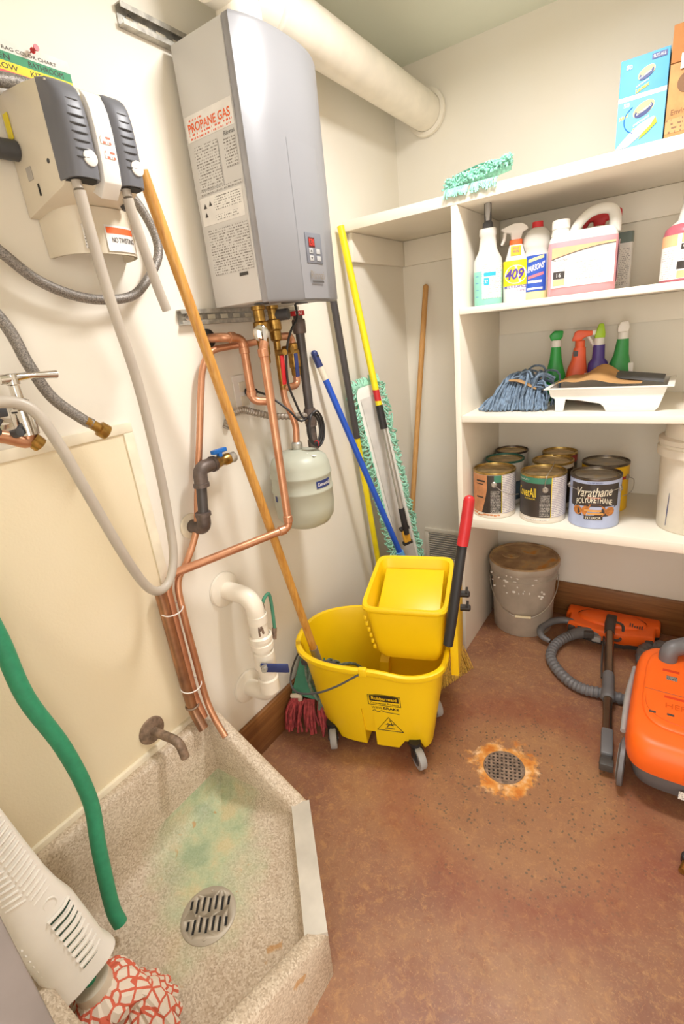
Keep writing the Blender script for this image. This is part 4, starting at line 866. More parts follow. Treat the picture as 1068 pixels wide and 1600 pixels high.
# behind
k, c = can(.925, 2.105, .083, 'can_yellow', 'bright yellow paint can behind the pale blue can', 'lid_dark', 'rim_dark'); f0 = face(c)
band('label_band', c, .083, f0+.6, f0+1.35, .128, .14, 'can_red', k, .001); e = ear(k, c, .083, f0+1.15, .134)
MB().tube([e, e+Vector((.018, .0, -.01)), e+Vector((.012, -.01, -.055)), e+Vector((-.04, -.02, -.085))], .0013, 6, 4).build('bail', 'wire', k)
k, c = can(.542, 2.080, .0785, 'can_white', 'pale paint can with a green rim in the middle row beside the upright', 'lid_metal', 'rim_green'); f0 = face(c); band('label', c, .0785, f0+.1, f0+1.2, .02, .1, 'can_drab', k)
k, c = can(.735, 2.086, .0785, 'can_cream', 'paint can with a brass lid and torn white label, middle row', 'lid_metal', 'can_rim'); f0 = face(c); band('label', c, .0785, f0-.9, f0-.2, .13, .178, 'can_black', k); band('label', c, .0785, f0+.2, f0+1.3, .02, .165, 'can_black', k)
can(.530, 2.229, .0695, 'can_white', 'paint can with a plain white label at the back beside the upright', 'lid_metal', 'rim_dark')
k, c = can(.733, 2.229, .0695, 'can_black', 'dark paint can with a red band at the back', 'lid_metal', 'can_rim'); f0 = face(c); band('label_band', c, .0695, f0-.4, f0+1.5, .15, .178, 'can_red', k)
# ---------------------------------------------------------------- upper shelf bottles
def bottle_loft(c, prof, yaw, m, name, parent, e=2.6, n=36):
    Rm = Matrix.Rotation(yaw, 4, 'Z'); loops = []
    for q in prof:
        z, a, b = q[:3]; cx = q[3] if len(q) > 3 else 0
        loops.append([Vector(c) + Rm @ Vector((p.x, p.y, z)) for p in sq_loop(cx, 0, 0, a, b, e, n)])
    return MB().loft(loops).build(name, m, parent, smooth=50)
def front(c, yaw, off, u, z, b):            # point on the front of a bottle
    return Vector(c) + Matrix.Rotation(yaw, 4, 'Z') @ Vector((u, -b-off, z))
def flat_label(name, c, yaw, u0, u1, z0, z1, b, m, parent, off=.001, a=.05, e=2.6):
    """label wrapped on a superellipse front"""
    Rm = Matrix.Rotation(yaw, 4, 'Z')
    fn = lambda u, v: Vector(c) + Rm @ Vector((u0+u, -b*max(0, 1-abs((u0+u)/a)**e)**(1/e)-off, z0+v))
    return MB().patch((0,0,0), X, Z, u1-u0, z1-z0, 14, 1, fn).build(name, m, parent)
def lab_fn(c, yaw, u0, z0, b, off, a, e=2.6):
    Rm = Matrix.Rotation(yaw, 4, 'Z'); return lambda u, v: Vector(c) + Rm @ Vector((u0+u, -b*max(0, 1-abs((u0+u)/a)**e)**(1/e)-off, z0+v))
mat('milky', '#e6e2d8', .35, var=.02, trans=.15); mat('aqua', '#8fd0c0', .3, var=.02); mat('pink_liquid', '#d99aa0', .3, var=.03); mat('pink_dark', '#b5606c', .3, var=.05); mat('pale_yellow', '#e4dca0', .35)
# glass cleaner
c = Vector((.525, 1.915, S2)); k = root('spray_bottle', c, 'clear spray bottle of aqua cleaner with a grey trigger, next to the upright', 'bottle'); yw = .30
bottle_loft(c, [(0, .045, .036), (.004, .048, .039), (.112, .049, .040)], yw, 'aqua', 'body', k)
bottle_loft(c, [(.1122, .049, .040), (.148, .047, .038), (.165, .038, .034), (.18, .031, .030), (.222, .026, .026), (.226, .029, .029), (.245, .028, .028)], yw, 'milky', 'neck', k)
flat_label('label', c, yw, -.020, .044, .022, .132, .0395, 'print_pale', k, a=.049); flat_label('label_mark', c, yw, -.014, .004, .066, .088, .0395, mat('label_cyan', '#2bb3d6', .5), k, .0018, .049)
text('number', '27', (0,0,0), X, Z, .011, 'tape_white', k, h=.011, bold=.02, fn=lab_fn(c, yw, -.011, .0715, .0395, .0026, .049))
MB().patch((0,0,0), X, Z, .04, .012, 8, 1, lab_fn(c, yw, -.014, .094, .0395, .0018, .049)).build('label_heading', 'label_cyan', k)
for i in range(4): MB().patch((0,0,0), X, Z, .010, .0012, 2, 1, lab_fn(c, yw, -.042, .03+.022*i, .0395, .0012, .049)).build('level_mark', 'blue_bright', k)
bottle_loft(c, [(.246, .018, .018), (.262, .017, .018), (.268, .012, .016), (.30, .012, .018), (.322, .012, .020), (.336, .010, .017)], yw, 'dark_grey', 'trigger_head', k)
Rm = Matrix.Rotation(yw, 3, 'Z')
MB().tube([c+Rm@Vector((0, -.012, .328)), c+Rm@Vector((0, -.02, .343)), c+Rm@Vector((.002, -.02, .352))], [.009, .009, .007], 10, 3).build('nozzle', 'dark_grey', k)
MB().tube([c+Rm@Vector((0, -.018, .318)), c+Rm@Vector((0, -.030, .295)), c+Rm@Vector((0, -.026, .268))], [.0085, .0085, .006], 10, 3).build('trigger', 'light_grey', k)
# 409-type cleaner
c = Vector((.608, 1.962, S2)); k = root('surface_cleaner', c, 'white and yellow multi-surface spray cleaner with a white trigger', 'bottle'); yw = .28
bottle_loft(c, [(0, .040, .026), (.004, .043, .029), (.06, .044, .030), (.11, .042, .029), (.135, .036, .027), (.155, .030, .024), (.185, .022, .020)], yw, 'white_plastic', 'body', k)
flat_label('label', c, yw, -.041, .0425, .055, .135, .030, 'yellow', k, .0012, .0445)
MB().add([lab_fn(c, yw, 0, 0, .030, .002, .0445)(.036*math.cos(2*math.pi*i/28), .090+.030*math.sin(2*math.pi*i/28)) for i in range(28)], [tuple(range(28))]).build('label_oval', 'white_plastic', k, recalc=False)
text('number', '409', (0,0,0), X, Z, .062, mat('violet', '#5a3f9a', .5), k, h=.034, bold=.03, shear=.2, fn=lab_fn(c, yw, -.034, .074, .030, .0028, .0445))
text('lettering', 'MULTI-SURFACE', (0,0,0), X, Z, .072, 'violet', k, h=.009, bold=.01, fn=lab_fn(c, yw, -.036, .046, .030, .002, .0445)); text('lettering', 'CLEANER', (0,0,0), X, Z, .032, 'violet', k, h=.006, fn=lab_fn(c, yw, .002, .035, .030, .002, .0445))
MB().patch((0,0,0), X, Z, .034, .03, 6, 1, lab_fn(c, yw, -.017, .150, .0245, .002, .034)).build('neck_label', mat('label_gold', '#f0b92e', .5), k)
text('neck_lettering', 'KILLS', (0,0,0), X, Z, .02, 'violet', k, h=.006, fn=lab_fn(c, yw, -.010, .170, .0245, .003, .034)); text('neck_lettering', '99.9%', (0,0,0), X, Z, .02, 'violet', k, h=.007, fn=lab_fn(c, yw, -.010, .159, .0245, .003, .034))
bottle_loft(c, [(.185, .0215, .0215), (.200, .0215, .0215)], yw, 'print_orange', 'collar', k)
Rm = Matrix.Rotation(yw, 4, 'Z')
hp_ = [(-.052, .238), (-.030, .246), (-.005, .252), (.020, .250), (.036, .240), (.040, .228), (.022, .222), (.016, .200), (-.016, .200), (-.018, .222), (-.040, .228)]
MB().prism(hp_, (0, -.012, 0), X, Z, Y, .024).xf(Matrix.Translation(c) @ Rm).build('trigger_head', 'white_plastic', k, .005)
MB().tube([c+(Rm@Vector((-.036, 0, .228))), c+(Rm@Vector((-.040, 0, .205))), c+(Rm@Vector((-.048, 0, .190)))], [.006, .006, .004], 10, 3).build('trigger', 'white_plastic', k)
# ammonia bottle
c = Vector((.674, 1.985, S2)); k = root('ammonia_bottle', c, 'translucent bottle with a blue label and red cap beside the spray cleaner', 'bottle'); yw = .25
bottle_loft(c, [(0, .040, .032), (.004, .042, .034), (.03, .042, .034)], yw, 'pale_yellow', 'body', k); bottle_loft(c, [(.0302, .042, .034), (.145, .042, .034), (.158, .038, .032), (.166, .042, .036), (.18, .047, .038), (.20, .046, .037), (.22, .032, .028), (.228, .019, .019)], yw, 'milky', 'shoulder', k)
bottle_loft(c, [(.228, .0185, .0185), (.246, .0175, .0175)], yw, 'red', 'cap', k)
flat_label('label', c, yw, -.034, .030, .028, .142, .034, mat('label_blue', '#2b55b8', .45), k, .0012, .0425)
text('lettering', "PARSONS'", (0,0,0), X, Z, .056, 'tape_white', k, h=.020, bold=.025, shear=.2, fn=lambda u, v: lab_fn(c, yw, -.030, .088, .034, .002, .0425)(u, v+.25*u))
MB().patch((0,0,0), X, Z, .05, .010, 8, 1, lambda u, v: lab_fn(c, yw, -.028, .120, .034, .002, .0425)(u, v+.22*u)).build('label_stripe', 'pale_yellow', k)
MB().patch((0,0,0), X, Z, .05, .009, 8, 1, lambda u, v: lab_fn(c, yw, -.028, .068, .034, .002, .0425)(u, v+.22*u)).build('label_stripe', mat('label_pink', '#e77a86', .5), k)
MB().patch((0,0,0), X, Z, .045, .008, 8, 1, lab_fn(c, yw, -.028, .055, .034, .002, .0425)).patch((0,0,0), X, Z, .05, .006, 8, 1, lab_fn(c, yw, -.030, .034, .034, .002, .0425)).build('label_print', 'tape_white', k)
# pink jug
def jug(c, yw, label, txt=True, cut=None):
    k = root('chemical_jug', c, label, 'jug'); Rm = Matrix.Rotation(yw, 4, 'Z'); T_ = Matrix.Translation(c) @ Rm
    bottle_loft(c, [(0, .096, .050), (.005, .101, .055), (.150, .102, .056), (.160, .101, .055)], yw, 'pink_liquid', 'body', k, 6, 48)
    bottle_loft(c, [(.1602, .101, .055), (.175, .097, .050), (.186, .088, .040), (.19, .080, .030)], yw, 'milky', 'shoulder', k, 5, 48)
    MB().lathe([(.030, .183), (.026, .198), (.026, .206)], c + (Rm @ Vector((-.066, 0, 0))), 28).build('neck', 'milky', k)
    MB().lathe([(.027, .203), (.0275, .205), (.0275, .226), (.025, .229)], c + (Rm @ Vector((-.066, 0, 0))), 28).build('cap', 'white_plastic', k)
    MB().tube([(-.028, 0, .178), (-.018, 0, .205), (.010, 0, .232), (.045, 0, .243), (.078, 0, .237), (.090, 0, .212), (.090, 0, .172)], [.017, .015, .0145, .015, .016, .017, .019], 14, 5).xf(T_).build('handle', 'milky', k)
    def L(u0, z0, off=.0012): return lambda u, v: T_ @ Vector((u0+u, -.0562-off, z0+v))
    def Rr(u0, z0, off=.0012): return lambda u, v: T_ @ Vector((.1022+off, -.052+u0+u, z0+v))
    MB().patch((0,0,0), X, Z, .182, .118, 8, 1, L(-.090, .026)).build('label', 'tape_white', k)
    mat('label_peach', '#f2b98a', .5)
    MB().add([L(-.090, 0, .0018)(.182*i/10, .112+.026*math.sin(1.55*i/10)) for i in range(11)] + [L(-.090, 0, .0018)(.182, .144), L(-.090, 0, .0018)(0, .144)], [tuple(range(13))]).build('label_top', 'label_peach', k, recalc=False)
    MB().tube([L(-.090, 0, .0022)(.182*i/10, .111+.026*math.sin(1.55*i/10)) for i in range(11)], .0011, 6, 2).build('label_line', 'print', k)
    MB().patch((0,0,0), X, Z, .034, .022, 1, 1, L(-.084, .052, .0022)).build('number_field', 'can_black', k); text('number', '16', (0,0,0), X, Z, .013, 'tape_white', k, h=.012, fn=L(-.074, .057, .003))
    MB().patch((0,0,0), X, Z, .034, .018, 1, 1, L(-.084, .032, .002)).build('label_corner', 'label_peach', k)
    text('lettering', 'Re-Juv-Nal', (0,0,0), X, Z, .042, 'print', k, h=.008, fn=L(-.086, .103, .002)); MB().patch((0,0,0), X, Z, .08, .052, 1, 1, L(-.02, .045, .002)).patch((0,0,0), X, Z, .034, .02, 1, 1, L(-.084, .078, .002)).build('fine_print', 'print_pale', k)
    MB().patch((0,0,0), Y, Z, .085, .118, 1, 1, Rr(.008, .026)).build('side_label', 'tape_white', k); MB().patch((0,0,0), Y, Z, .085, .03, 1, 1, Rr(.008, .114, .002)).patch((0,0,0), Y, Z, .085, .022, 1, 1, Rr(.008, .026, .002)).build('side_label_band', 'label_peach', k)
    MB().patch((0,0,0), Y, Z, .07, .014, 1, 1, Rr(.012, .094, .002)).patch((0,0,0), Y, Z, .07, .018, 1, 1, Rr(.012, .052, .002)).build('side_label_field', 'can_black', k); MB().patch((0,0,0), Y, Z, .07, .018, 1, 1, Rr(.012, .073, .002)).build('side_print', 'print_pale', k)
jug(Vector((.824, 1.945, S2)), .20, 'pink cleaner jug with a white cap and loop handle, middle of the upper shelf')
# red bottle behind the jug, flat box behind, brown bottle right
c = Vector((.850, 2.085, S2)); k = root('red_spray_bottle', c, 'red capped spray bottle half hidden behind the pink jug', 'bottle')
bottle_loft(c, [(0, .040, .030), (.15, .042, .030), (.19, .022, .02), (.21, .016, .016)], .1, 'milky', 'body', k)
MB().prism([(-.045, .246), (.05, .256), (.066, .25), (.066, .225), (.02, .222), (.016, .208), (-.016, .208), (-.018, .226), (-.03, .226), (-.045, .200), (-.052, .205)], c+Vector((0, -.012, 0)), X, Z, Y, .024).build('trigger_head', 'red', k, .004)
c = Vector((.905, 2.21, S2)); k = root('grey_bottle', c, 'slim grey bottle with a printed label standing behind the pink jug', 'bottle')
bottle_loft(c, [(0, .040, .022), (.155, .040, .022)], 0, 'tape_white', 'body', k, 8); bottle_loft(c, [(.1552, .0405, .0225), (.19, .040, .022)], 0, mat('grey_green', '#6d7b74', .4), 'top', k, 8); MB().patch((.87, 2.187, S2+.02), X, Z, .07, .12).build('label_print', 'print_pale', k)
c = Vector((1.115, 1.955, S2)); k = root('round_jug', c, 'round bottle of dark pink cleaner at the right end of the upper shelf', 'jug')
MB().lathe([(.064, 0), (.068, .004), (.068, .132), (.064, .146), (.052, .156)], c, 40, cap1=False).build('body', 'pink_dark', k); MB().lathe([(.052, .156), (.036, .168), (.030, .20), (.027, .215)], c, 40, cap0=False).build('neck', 'milky', k); MB().lathe([(.028, .212), (.028, .236), (.025, .238)], c, 28).build('cap', 'tape_white', k)
f0 = face(c); band('label', c, .068, f0-1.5, f0+1.5, .008, .128, 'tape_white', k, .0006); band('label_top', c, .068, f0-1.5, f0-.45, .098, .128, 'label_peach', k, .0012); band('label_top', c, .068, f0-.28, f0+1.5, .104, .128, 'label_peach', k, .0012); band('label_foot', c, .068, f0-.35, f0+1.5, .01, .03, 'label_peach', k, .0012)
band('name_field', c, .068, f0-.28, f0+.9, .086, .101, 'can_black', k, .0012); band('name_field', c, .068, f0-.38, f0+.9, .034, .055, 'can_black', k, .0012); band('fine_print', c, .068, f0-.25, f0+.8, .06, .083, 'print_pale', k, .0012); band('fine_print', c, .068, f0-1.2, f0-.55, .012, .088, 'print_pale', k, .0012)
text('lettering', 'Re-Juv-Nal', (0,0,0), X, Z, .06, 'tape_white', k, h=.008, fn=cfn(c, .0698, f0-.2, .0895))
# ---------------------------------------------------------------- middle shelf
# blue mop head
bm_ = root('blue_mop_head', (.615, 1.97, S3), 'folded blue cotton mop head at the left end of the middle shelf', 'mop head')
mb = MB(); random.seed(77)
for i in range(150):
    s = random.uniform(-1, 1); lay = random.uniform(.55, 1.0); H_ = .135*(1-.65*s*s)*lay; y0_ = 2.09-random.random()*.05; y1_ = 1.885+random.random()*.04
    xa, xb = .64+.055*s, .612+.112*s+random.uniform(-.012, .012); pts = []
    for q in range(8):
        t_ = q/7; pts.append((xa*(1-t_)+xb*t_+random.uniform(-.006, .006), y0_*(1-t_)+y1_*t_+random.uniform(-.004, .004), S3+.006+H_*math.sin(math.pi*(.18+.82*t_))**.8+random.uniform(-.003, .003)))
    mb.tube(pts, .0040, 5, 2)
for i in range(40):
    a_ = random.uniform(0, 6.28); cx, cy = .66+random.uniform(-.05, .06), 2.0+random.uniform(-.05, .06); z = S3+.03+random.random()*.10
    mb.tube([(cx+.04*math.cos(a_), cy+.03*math.sin(a_), z), (cx, cy, z+.02), (cx-.04*math.cos(a_+.6), cy-.03*math.sin(a_+.6), z), (cx-.05*math.cos(a_), cy-.05, S3+.008)], .0040, 5, 3)
mb.build('yarn', 'blue_yarn', bm_, kind='stuff')
MB().tube([(.60, 1.95, S3+.108), (.64, 1.935, S3+.105), (.69, 1.955, S3+.075)], [.014, .013, .012], 8, 4, flat=(1, .35)).build('head_band', mat('band_tan', '#b08a5c', .8), bm_)
# spray bottles at the back
def trigger_bottle(x, y, name, label, mbody, mneck, mhead, yaw, prof, headprof, collar=True, mtrig=None):
    c = Vector((x, y, S3)); k = root(name, c, label, 'bottle', 'spray bottles behind the paint tray'); Rm = Matrix.Rotation(yaw, 4, 'Z')
    bottle_loft(c, prof, yaw, mbody, 'body', k); zt = prof[-1][0]
    MB().lathe([(.017, zt), (.0175, zt+.002), (.0175, zt+.024), (.015, zt+.026)], c + (Rm @ Vector((prof[-1][3] if len(prof[-1]) > 3 else 0, 0, 0))), 20).build('collar', mneck, k)
    MB().prism([(u, zt+.024+z) for u, z in headprof], (0, -.012, 0), X, Z, Y, .024).xf(Matrix.Translation(c) @ Rm).build('trigger_head', mhead, k, .004)
    return k, c, Rm, zt
mat('green_plastic', '#1f9e3e', .35); mat('green_dark', '#2f9446', .4); mat('spray_orange', '#f5683c', .4); mat('purple', '#4b3488', .35); mat('lime', '#a9d21f', .4)
PB = [(0, .034, .026), (.004, .037, .029), (.10, .038, .029), (.125, .030, .026), (.16, .022, .020), (.205, .0175, .017)]
k, c, Rm, zt = trigger_bottle(.716, 2.15, 'green_spray_bottle', 'green spray bottle next to the blue mop head', 'green_plastic', 'white_plastic', 'green_plastic', .25, PB, [(-.020, 0), (.014, 0), (.022, .012), (.024, .034), (-.008, .036), (-.026, .020)])
flat_label('label', c, .25, -.012, .018, .09-.06, .09-.015, .029, mat('label_grey', '#a9bcc4', .5), k, .001, .038)
k, c, Rm, zt = trigger_bottle(.790, 2.17, 'orange_spray_bottle', 'orange spray bottle with a white trigger', 'spray_orange', 'spray_orange', 'spray_orange', .2, [(0, .034, .026), (.004, .037, .029), (.09, .038, .029), (.12, .034, .026, .002), (.15, .026, .022, .006), (.195, .021, .018, .008)], [(-.022, .002), (.010, 0), (.022, .012), (.05, .018), (.05, .034), (.0, .040), (-.012, .034)])
MB().obox(c+(Rm@Vector((.056, 0, zt+.05))), Rm@X, Rm@Y, Z, .010, .009, .009).build('nozzle', 'white_plastic', k, .002); MB().tube([c+(Rm@Vector((.034, 0, zt+.042))), c+(Rm@Vector((.046, 0, zt+.02))), c+(Rm@Vector((.058, 0, zt-.004)))], [.006, .006, .003], 8, 3).build('trigger', 'white_plastic', k)
MB().obox(c+(Rm@Vector((-.006, -.0195, zt-.02))), Rm@X, Z, Rm@Y, .008, .010, .0015).build('label_mark', 'can_black', k); MB().obox(c+(Rm@Vector((.036, -.01, .07))), Rm@X, Z, Rm@Y, .008, .030, .012).build('side_label', 'tape_white', k)
k, c, Rm, zt = trigger_bottle(.863, 2.18, 'purple_spray_bottle', 'purple spray bottle with a lime green top', 'purple', 'white_plastic', 'lime', .2, [(0, .032, .026), (.004, .034, .029), (.10, .036, .029), (.135, .034, .027), (.15, .022, .022), (.20, .020, .018)], [(-.018, 0), (.018, 0), (.018, .018), (.011, .052), (-.005, .052), (-.015, .018)])
k, c, Rm, zt = trigger_bottle(.935, 2.18, 'green_spray_bottle', 'green spray bottle with a pale trigger, rightmost of its row', 'green_dark', 'white_plastic', 'white_plastic', .2, [(0, .036, .028), (.004, .038, .030), (.10, .039, .030), (.13, .034, .027, .002), (.16, .025, .022, .004), (.215, .019, .018, .006)], [(-.014, 0), (.020, 0), (.024, .018), (.018, .038), (-.006, .036), (-.014, .018)])
MB().obox(c+(Rm@Vector((.036, -.008, .085))), Rm@X, Z, Rm@Y, .009, .045, .014).build('side_label', 'tape_white', k, .003)
# paint tray
tr_ = root('paint_tray', (.935, 2.0, S3), 'white plastic paint roller tray on the middle shelf', 'tray')
zt = S3+.078
prof_ = [(.748, zt), (.756, zt-.026), (.770, zt-.034), (.773, S3+.001), (.800, S3+.001), (.806, zt-.036), (.85, zt-.040), (.915, zt-.052), (.926, zt-.062), (.934, S3+.0005), (1.075, S3+.0005), (1.085, S3+.012), (1.104, zt)]
MB().prism(prof_, (0, 1.890, 0), X, Z, Y, .004).build('front_wall', 'white_gloss', tr_, .001); MB().prism(prof_, (0, 2.125, 0), X, Z, Y, .004).build('back_wall', 'white_gloss', tr_, .001)
mb = MB().loft([[Vector((x, y_, z)) for y_ in (1.894, 2.125)] + [Vector((x, y_, z-.003)) for y_ in (2.125, 1.894)] for x, z in ((.749, zt), (.757, zt-.022), (.80, zt-.03), (.92, zt-.045), (.94, S3+.006), (1.074, S3+.006), (1.103, zt))]); mb.build('basin', 'white_gloss', tr_)
rim = MB()
for (x0_, x1_, y0_, y1_) in ((.735, 1.122, 1.874, 1.892), (.735, 1.122, 2.126, 2.142), (.735, .750, 1.892, 2.126), (1.103, 1.122, 1.892, 2.126)): rim.box(x0_, x1_, y0_, y1_, zt, zt+.004)
rim.build('rim', 'white_gloss', tr_, .0015)
pap = lambda u, v: Vector((.765+u, 1.90+v, zt+.006 + .048*math.exp(-((u-.115-.08*v)/.055)**2)*(.35+.65*v/.2) + .012*math.exp(-((u-.03)/.03)**2) + .004))
tag(MB().patch((0,0,0), X, Y, .265, .20, 40, 14, pap).build('brown_paper', 'brown_paper', smooth=80), 'crumpled sheet of brown paper lying in the paint tray', 'paper')
tag(MB().loft([[Vector((.90, 2.02, zt+.022)), Vector((.90, 2.115, zt+.034)), Vector((.90, 2.115, zt+.036)), Vector((.90, 2.02, zt+.024))], [Vector((1.09, 1.93, zt+.007)), Vector((1.09, 2.11, zt+.011)), Vector((1.09, 2.11, zt+.013)), Vector((1.09, 1.93, zt+.009))]]).build('sandpaper', 'dk_paper'), 'sheet of dark grey sandpaper under the brown paper in the tray', 'paper')
# ---------------------------------------------------------------- top shelf
bx = root('glove_box', (.972, 1.87, S1), 'light blue box of disposable gloves standing on the top shelf', 'box')
x0, x1, yb = .914, 1.026, 1.830
mat('box_blue', '#4f97c6', .6, var=.04); mat('box_blue2', '#67a6ce', .6, var=.04); mat('skin_print', '#f1cfae', .5); mat('lemon', '#f6e27a', .5)
MB().box(x0, x1, yb, yb+.075, S1, S1+.206).build('carton', 'box_blue', bx, .001)
def bxp(u, v, o_=.0006): return Vector((x0+u, yb-o_, S1+v))
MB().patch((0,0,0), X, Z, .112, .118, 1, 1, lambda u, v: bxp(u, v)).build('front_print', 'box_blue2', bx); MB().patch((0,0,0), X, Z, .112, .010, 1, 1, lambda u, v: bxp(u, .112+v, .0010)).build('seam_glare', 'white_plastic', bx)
for zc, s_ in ((.165, .8), (.085, 1.0)):
    el = lambda k_, rx, rz, dz=0: [bxp(.062+rx*math.cos(2*math.pi*i/24)*math.cos(.45)-rz*math.sin(2*math.pi*i/24)*math.sin(.45), zc+dz+rx*math.cos(2*math.pi*i/24)*math.sin(.45)+rz*math.sin(2*math.pi*i/24)*math.cos(.45), k_) for i in range(24)]
    MB().add(el(.0012, .026*s_, .015*s_), [tuple(range(24))]).build('emblem', 'lemon', bx, recalc=False); MB().add(el(.0016, .023*s_, .012*s_, -.003), [tuple(range(24))]).build('emblem_field', 'navy', bx, recalc=False)
    MB().add(el(.0020, .018*s_, .009*s_, .004), [tuple(range(24))]).build('emblem_top', 'lemon', bx, recalc=False)
    text('lettering', 'SCRUBBING', (0,0,0), X, Z, .034*s_, 'tape_white', bx, h=.005*s_, bold=.01, fn=lambda u, v: bxp(.046+u, zc-.013+v+.45*u, .0026))
    text('lettering', 'DISPOSABLE', (0,0,0), X, Z, .036*s_, 'tape_white', bx, h=.005*s_, bold=.01, fn=lambda u, v: bxp(.040+u, zc-.036*s_+v+.4*u, .0014)); text('lettering', 'Latex', (0,0,0), X, Z, .038*s_, 'yellow', bx, h=.012*s_, bold=.03, fn=lambda u, v: bxp(.040+u, zc-.052*s_+v+.4*u, .0014))
    text('lettering', '50', (0,0,0), X, Z, .014, 'tape_white', bx, h=.010, bold=.03, fn=lambda u, v: bxp(.014+u, (.182 if zc > .1 else .098)+v, .0014))
MB().patch((0,0,0), X, Z, .034, .012, 1, 1, lambda u, v: bxp(.072+u, .188+v, .0012)).build('size_flag', 'navy', bx); text('lettering', 'SIZE ALL', (0,0,0), X, Z, .028, 'tape_white', bx, h=.006, fn=lambda u, v: bxp(.075+u, .191+v, .002))
text('lettering', 'New!', (0,0,0), X, Z, .02, 'yellow', bx, h=.009, bold=.02, fn=lambda u, v: bxp(.006+u, .070+v+.3*u, .0014))
hand = [(.0, .004), (.03, .006), (.06, .026), (.082, .040), (.094, .052), (.088, .062), (.072, .058), (.052, .050), (.03, .034), (.012, .018)]
MB().add([bxp(u, v, .0018) for u, v in hand], [tuple(range(len(hand)))]).build('hand_picture', 'skin_print', bx, recalc=False); MB().add([bxp(u, v, .0024) for u, v in ((.055, .016), (.075, .028), (.096, .046), (.092, .060), (.082, .044), (.062, .028))], [tuple(range(6))]).build('glove_picture', 'lime', bx, recalc=False)
MB().tube([bxp(.062+.045*math.cos(a_), .066+.036*math.sin(a_), .0012) for a_ in [2.2+.2*i for i in range(11)]], .0012, 6, 2).build('swoosh', 'blue_bright', bx)
cb = root('cardboard_box', (1.17, 1.95, S1), 'brown cardboard carton at the right end of the top shelf', 'box')
MB().box(1.029, 1.33, 1.832, 2.08, S1, S1+.245).build('carton', 'cardboard', cb, .0015); MB().box(1.0295, 1.3295, 1.829, 1.8318, S1+.165, S1+.244).build('flap', mat('cardboard_dark', '#a56d38', .8), cb)
MB().box(1.052, 1.12, 1.827, 1.8288, S1+.148, S1+.18).build('sticker', 'tape_white', cb); MB().patch((1.03, 1.8312, S1+.012), X, Z, .12, .032).build('fine_print', 'print_board', cb)
text('lettering', 'Environmental', (1.04, 1.8312, S1+.052), X, Z, .09, mat('board_ink', '#7a5636', .7), cb, h=.012); MB().lathe([(.022, 0), (.022, .0006)], (1.070, 1.8314, S1+.118), 24, -Y).build('recycle_mark', 'board_ink', cb)
# mint mop head over the edge of the top shelf
tl = root('mint_mop_head', (.52, 1.85, S1), 'fluffy mint green mop pad hanging over the front edge of the top shelf', 'mop head')
MB().tube([(.425, 1.845, S1+.016), (.48, 1.835, S1+.030), (.55, 1.84, S1+.034), (.62, 1.85, S1+.040)], [.014, .022, .022, .014], 12, 5, flat=(1, .7)).build('pad', 'teal_yarn', tl)
mb = MB(); random.seed(99)
for i in range(420):
    s = random.random(); c0 = Vector((.415+.21*s, 1.835, S1+.020+.026*s)); a_ = random.uniform(-.6, 3.5)
    d0 = Vector((random.uniform(-.4, .4), -math.cos(a_*.8)*.9, math.sin(a_)*.7)); l = random.uniform(.020, .040); p = c0+d0*.012; q = c0+d0*l
    if q.z < S1+.004 and q.y > 1.806: q.y = 1.802-random.random()*.008
    mb.tube([p, (p+q)/2+Vector((random.uniform(-.006, .006), random.uniform(-.004, .004), .004)), q], .0030, 5, 2)
for i in range(70):
    s = random.random(); p = Vector((.41+.18*s, 1.808, S1+.012)); mb.tube([p, p+Vector((random.uniform(-.004, .004), -.010, -.006)), p+Vector((random.uniform(-.01, .01), -.012, -.016-random.random()*.014))], .0030, 5, 2)
mb.build('strands', 'teal_yarn', tl, kind='stuff')
MB().tube([(.45, 1.83, S1+.052), (.53, 1.825, S1+.062), (.60, 1.838, S1+.062)], .003, 6, 4).build('seam', 'green_cloth', tl)
# ================================================================ floor on the right: vacuum cleaner
V = root('vacuum_cleaner', (1.22, 1.57, 0), 'orange and grey canister vacuum cleaner on the red floor', 'vacuum')
def vl(x0, x1, y0, y1, z, e=5.5): return sq_loop((x0+x1)/2, (y0+y1)/2, z, (x1-x0)/2, (y1-y0)/2, e, 56)
MB().loft([vl(1.105, 1.375, 1.37, 1.80, .025), vl(1.09, 1.39, 1.345, 1.82, .05), vl(1.080, 1.40, 1.325, 1.83, .10), vl(1.078, 1.402, 1.318, 1.835, .135)]).build('lower_shell', 'vac_grey', V, smooth=50)
MB().loft([vl(1.070, 1.410, 1.310, 1.842, .130), vl(1.068, 1.412, 1.306, 1.845, .140), vl(1.070, 1.410, 1.309, 1.842, .190), vl(1.075, 1.405, 1.318, 1.836, .212), vl(1.084, 1.396, 1.332, 1.826, .224), vl(1.094, 1.386, 1.345, 1.816, .2275)]).build('top_shell', 'orange', V, smooth=50)
MB().loft([vl(1.100, 1.380, 1.392, 1.805, .2276, 4), vl(1.101, 1.379, 1.393, 1.804, .233, 4), vl(1.105, 1.375, 1.398, 1.80, .2355, 4), vl(1.113, 1.367, 1.408, 1.79, .2362, 4)]).build('lid', 'orange', V, smooth=50)
MB().tube([(1.106, 1.56, .2358), (1.20, 1.558, .2364), (1.374, 1.56, .2358)], .0008, 6, 3).build('lid_seam', 'vac_dark', V)
MB().tube([(1.108, 1.52, .236), (1.118, 1.47, .2362), (1.15, 1.435, .2364), (1.21, 1.42, .2364), (1.29, 1.418, .2364), (1.37, 1.43, .236)], .0009, 6, 4).build('lid_crease', mat('orange_dark', '#d9540f', .4), V)
for x, y in ((1.122, 1.452), (1.168, 1.458)): MB().box(x, x+.018, y-.004, y+.004, .2355, .2372).build('catch_slot', 'vac_dark', V)
